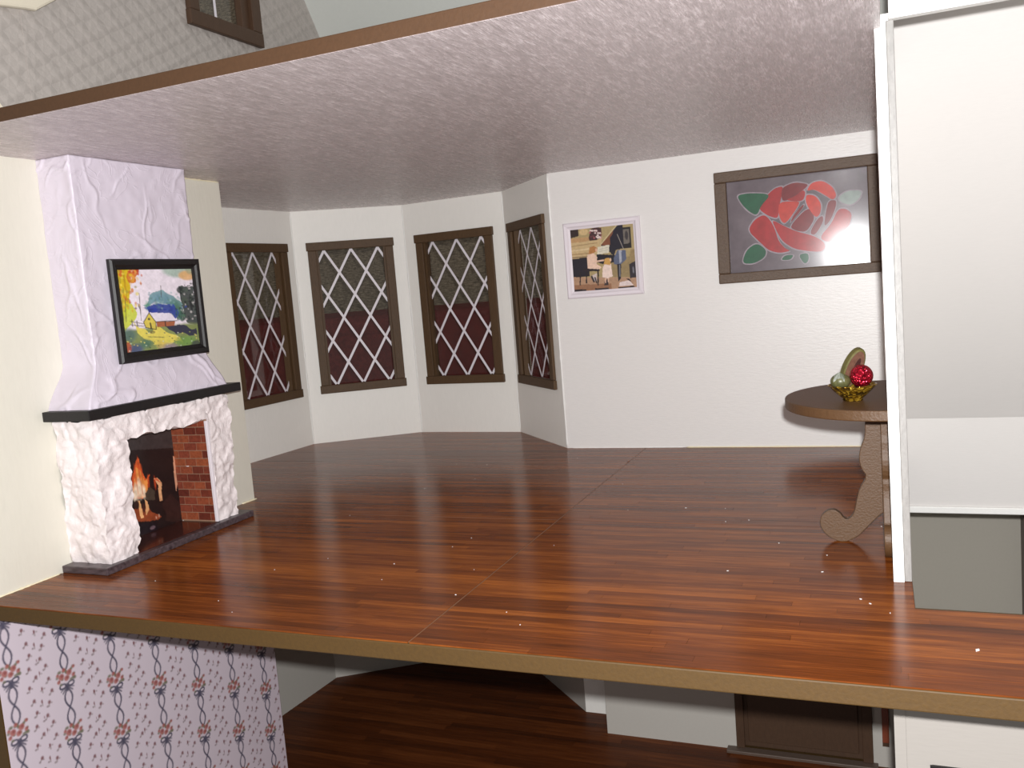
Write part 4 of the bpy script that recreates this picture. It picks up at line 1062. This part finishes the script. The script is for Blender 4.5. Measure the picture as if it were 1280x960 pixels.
img = T(j0, i0) * (1 - fx) * (1 - fy) + T(j0, i0 + 1) * fx * (1 - fy) + T(j0 + 1, i0) * (1 - fx) * fy + T(j0 + 1, i0 + 1) * fx * fy
grid_sheet('floral_wallpaper', (XL + 0.0015, wy0, wz1), (0, wy1 - wy0, 0), (0, 0, wz0 - wz1), nx, ny, img, 'paper', lw)

# lower bay walls and back walls
LB = [(XL, 5.64), (-5.80, 6.77), (-5.741, 7.925), (-4.746, 8.625), (-3.527, 8.540), (-2.771, 7.80)]
LBN = ['wall_lower_bay_corner', 'wall_lower_bay_left', 'wall_lower_bay_center_left', 'wall_lower_bay_center_right', 'wall_lower_bay_right']
LBL = ['lower bay wall hidden behind the papered wall', 'grey lower bay wall right of the floral wallpaper', 'small white piece of lower bay wall under the floor edge', 'lower bay wall hidden under the floor edge', 'grey slanted lower bay wall left of the white wall']
for i in range(5):
    a, b = LB[i], LB[i + 1]; mid = (Vector(a + (0,)) + Vector(b + (0,))) / 2 - ctr
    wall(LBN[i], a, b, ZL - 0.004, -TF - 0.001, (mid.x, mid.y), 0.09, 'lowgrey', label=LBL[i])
wall('wall_lower_return', (-2.771, 7.80), (-2.45, 7.80), ZL - 0.004, -TF - 0.001, (0, 1), 0.08, 'wall', label='narrow white wall strip set back beside the lower white wall')
dx0, dx1 = -1.272, -0.165
wall('wall_lower_back', (-2.45, 7.45), (-0.0, 7.45), ZL - 0.004, -TF - 0.001, (0, 1), 0.34, 'lowgrey', holes=[(dx0 + 0.04 + 2.45, dx1 - 0.04 + 2.45, ZL - 0.004, -0.75)], label='white wall of the room below beside the dark brown door')
d1 = empty('door_1', ((dx0 + dx1) / 2, 7.45, ZL), 'dark brown door with frame and threshold in the room below', None, None, 'structure')
for (a, b) in ((dx0, dx0 + 0.07), (dx1 - 0.08, dx1)):
    mb = MB(); mb.box((a, 7.425, ZL + 0.031), (b, 7.4495, -0.70)); mb.build('door_jamb', 'darkdoor', d1, bevel=0.004)
mb = MB(); mb.box((dx0, 7.425, -0.70), (dx1, 7.4495, -0.62)); mb.build('door_head', 'darkdoor', d1, bevel=0.004)
mb = MB(); mb.box((dx0 + 0.045, 7.47, ZL + 0.035), (dx1 - 0.045, 7.50, -0.76)); pnl = mb.build('door_leaf', 'darkdoor', d1)
mb = MB(); mb.box((dx0 + 0.10, 7.458, ZL + 0.08), (dx1 - 0.11, 7.4695, -1.55)); mb.build('door_panel', 'darkdoor', pnl, bevel=0.006)
mb = MB(); mb.box((dx0 + 0.10, 7.458, -1.47), (dx1 - 0.11, 7.4695, -0.84)); mb.build('door_panel', 'darkdoor', pnl, bevel=0.006)
mb = MB(); mb.box((dx0 - 0.08, 7.36, ZL), (dx1 + 0.035, 7.4495, ZL + 0.03)); mb.build('threshold', 'sill', d1, bevel=0.006)
ws = empty('wooden_strip', (-0.06, 7.43, -2.452), 'small red brown wooden strip hanging on the grey wall right of the lower door', 'strip')
mb = MB(); mb.box((-0.092, 7.412, -2.42), (-0.040, 7.449, -1.2)); mb.build('strip_body', 'redwood', ws, bevel=0.003)
mb = MB(); mb.box((-0.092, 7.414, -2.452), (-0.042, 7.449, -2.4205)); mb.build('strip_end', 'darkdoor', ws)
# front panel at lower right
mb = MB(); x0_, x1_ = 0.047, HR
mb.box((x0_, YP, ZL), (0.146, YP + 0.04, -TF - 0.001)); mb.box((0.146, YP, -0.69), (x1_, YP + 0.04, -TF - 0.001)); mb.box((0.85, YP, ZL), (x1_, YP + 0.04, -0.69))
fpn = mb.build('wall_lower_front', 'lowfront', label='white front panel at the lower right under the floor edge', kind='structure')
mb = MB(); mb.box((0.0, YP - 0.004, ZL), (0.0465, 7.449, -TF - 0.001)); mb.build('wall_lower_right', 'lowfront', label='white edge of the lower dividing wall left of the front panel', kind='structure')
mb = MB(); mb.box((0.146, YP + 0.042, ZL + 0.1), (0.85, YP + 0.06, -0.66)); d2 = mb.build('door_2', 'darkgap', label='dark opening just showing at the bottom right edge', kind='structure')
mb = MB(); mb.box((0.138, YP - 0.012, -0.705), (0.86, YP - 0.0005, -0.691)); mb.build('opening_trim', 'black', d2)

# ================================================================== ROOM ABOVE
UZ = 2.568
poly = [(XL, YC + 0.03, UZ), (XL, 7.98, UZ), (XL, 7.216 + 0.32, 3.455), (XL, 6.65, 4.757), (XL, 3.3, 4.757)]
# window opening kept by building the wall in pieces around it
uw_y0, uw_y1, uw_z0, uw_z1 = 5.50, 6.27, 3.68, 4.70
def slope_y(z): return 7.216 - (z - 3.925) * 0.68
mb = MB()
mb.prism([(XL, YC + 0.03, UZ), (XL, uw_y0, UZ), (XL, uw_y0, 4.75), (XL, YC + 0.03, 4.75)], (-0.08, 0, 0))
mb.prism([(XL, uw_y0, UZ), (XL, uw_y1, UZ), (XL, uw_y1, uw_z0), (XL, uw_y0, uw_z0)], (-0.08, 0, 0))
mb.prism([(XL, uw_y1, UZ), (XL, slope_y(UZ), UZ), (XL, slope_y(4.75), 4.75), (XL, uw_y1, 4.75)], (-0.08, 0, 0))
uw = mb.build('wall_upper_left', 'embossed', label='grey embossed wallpaper wall of the room above the ceiling edge', kind='structure')
mb = MB(); mb.box((XL + 0.0005, 4.015, UZ), (XL + 0.004, 4.045, 3.40)); mb.build('paper_seam', 'embossed', uw, bevel=0.001)
n = 10
arc = [(3.64 + 0.20 * math.sin(math.pi / 2 * i / n), UZ + 0.10 + 0.20 * math.cos(math.pi / 2 * i / n)) for i in range(n + 1)]
arc_in = [(3.64 + 0.165 * math.sin(math.pi / 2 * i / n), UZ + 0.10 + 0.165 * math.cos(math.pi / 2 * i / n)) for i in range(n, -1, -1)]
mb = MB(); mb.prism([(XL + 0.001, a, b) for a, b in arc + [(3.84, UZ), (3.805, UZ)] + arc_in], (0.012, 0, 0)); mb.build('curved_trim', 'cream', uw)
mb = MB(); mb.prism([(XL + 0.001, YC + 0.04, 3.26), (XL + 0.001, 4.04, 3.385), (XL + 0.001, 4.10, 3.39), (XL + 0.001, 4.30, 3.52), (XL + 0.001, 5.2, 4.74), (XL + 0.001, YC + 0.04, 4.74)], (0.05, 0, 0))
mb.build('trim_4', 'cream', label='cream corner of the upper roof lining at the top left', kind='structure', bevel=0.015)
mb = MB(); za, zb = UZ, 4.75
mb.prism([(XL, slope_y(za), za), (XL, slope_y(zb), zb), (XL, slope_y(zb) + 0.1, zb), (XL, slope_y(za) + 0.1, za)], (4.8, 0, 0))
mb.build('ceiling_upper', 'roof', label='pale sloping ceiling of the room above beside the embossed wall', kind='structure')
# brown framed upper window
u5 = empty('window_6', (XL, (uw_y0 + uw_y1) / 2, uw_z0), 'dark brown framed window cut off at the top of the picture in the room above', None, None, 'structure')
def ubar(name, ya, yb, za, zb, x0=0.0, x1=0.045, mat='darkdoor', sub=None):
    mb = MB(); mb.box((XL + x0, ya, za), (XL + x1, yb, zb)); return mb.build(name, mat, u5, bevel=0.005)
ubar('frame_rail', 5.455, 6.31, 3.64, 3.75); ubar('frame_stile', 5.46, 5.565, 3.7505, 4.72); ubar('frame_stile', 6.19, 6.305, 3.7505, 4.72)
ubar('sash_stile', 6.10, 6.1895, 3.7505, 4.72, -0.055, 0.01, 'darkdoor')
mb = MB(); mb.box((XL - 0.05, 5.50, 3.70), (XL - 0.044, 6.27, 4.70)); mb.build('pane', 'glass', u5)
mb = MB(); mb.box((XL - 0.0435, 5.83, 3.70), (XL - 0.041, 5.855, 4.70)); mb.build('lattice_strip', 'tape', u5)
mb = MB(); mb.box((XL - 0.0435, 6.165, 3.70), (XL - 0.0, 6.172, 4.70)); mb.build('lattice_strip', 'tape', u5)

# ================================================================== WHAT STANDS BEHIND THE HOUSE
mb = MB(); mb.box((-16, 13.0, ZL), (2.0, 13.1, 14.0)); mb.build('wall_outside', 'tweed', label='grey tweed wall covering dimly seen through the bay panes', kind='structure')
mb = MB(); mb.box((-16, 8.9, ZL - 0.12), (2.0, 13.0, ZL - 0.02)); mb.build('floor_outside', 'tweed', label='dark floor behind the house, hardly seen', kind='structure')
mb = MB(); mb.box((-14.0, 3.0, ZL), (-13.9, 13.0, 14.0)); mb.build('wall_outside_left', 'tweed', label='grey tweed wall at the left behind the house', kind='structure')
sofa = empty('sofa', (-6.3, 11.2, ZL - 0.02), 'dark burgundy sofa behind the house seen through the lattice panes', 'sofa')
mb = MB(); mb.prism([(-10.2, 10.7, ZL + 0.1), (-10.2, 10.7, 1.28), (-10.2, 11.1, 1.36), (-10.2, 11.5, 1.28), (-10.2, 11.6, ZL + 0.1)], (8.0, 0, 0)); mb.build('backrest', 'burgundy', sofa, bevel=0.12, seg=4)
mb = MB(); mb.box((-10.0, 10.68, 1.05), (-6.2, 10.72, 1.06)); mb.build('seam', 'burgundy', sofa)
for x in (-10.9, -2.15):
    mb = MB()
    arm = [(x, 10.0 + 0.0, ZL)] 
    a_ = [(x, 9.6 + 1.9 * i / 12, 0.55 + 0.55 * math.sin(math.pi * i / 12)) for i in range(13)]
    mb.prism([(x, 9.6, ZL + 0.1)] + a_ + [(x, 11.5, ZL + 0.1)], (0.65, 0, 0)); mb.build('arm', 'burgundy', sofa, bevel=0.06, seg=3)
for x in (-10.6, -2.2):
    for yy in (9.9, 11.3):
        mb = MB(); mb.box((x, yy, ZL - 0.02), (x + 0.14, yy + 0.14, ZL + 0.1)); mb.build('foot', 'black', sofa)
mb = MB(); mb.box((-10.1, 9.6, ZL + 0.1), (-2.2, 10.69, -0.4)); mb.build('seat', 'burgundy', sofa, bevel=0.08, seg=3)

# ================================================================== PAINT CHIPS AND DUST ON THE FLOOR
dr = random.Random(21); mb = MB()
spots = [(0.30, 3.62, 0.014), (-0.30, 4.45, 0.006), (-0.75, 4.4, 0.005), (-0.12, 4.1, 0.006), (-0.08, 4.05, 0.006), (0.0, 3.95, 0.005), (-0.55, 4.9, 0.005), (-2.4, 4.6, 0.005), (-2.6, 4.25, 0.005), (-1.2, 5.6, 0.005), (-0.9, 5.3, 0.006), (-0.2, 5.1, 0.006)]
for k in range(26): spots.append((dr.uniform(-4.0, 0.0), dr.uniform(3.4, 7.2), dr.uniform(0.0015, 0.004)))
for (x, y_, r_) in spots:
    a = dr.uniform(0, 3); c_, s_ = math.cos(a), math.sin(a)
    P = [(x + r_ * (c_ * u_ - s_ * v_ * 0.5), y_ + r_ * (s_ * u_ + c_ * v_ * 0.5), 0.0001) for u_, v_ in ((-1, -0.6), (0.3, -1), (1, 0.2), (0.1, 1))]
    mb.prism(P, (0, 0, 0.0025))
mb.build('paint_chips', 'edge', label='tiny white paint chips scattered over the wooden floor', cat='debris', kind='stuff')
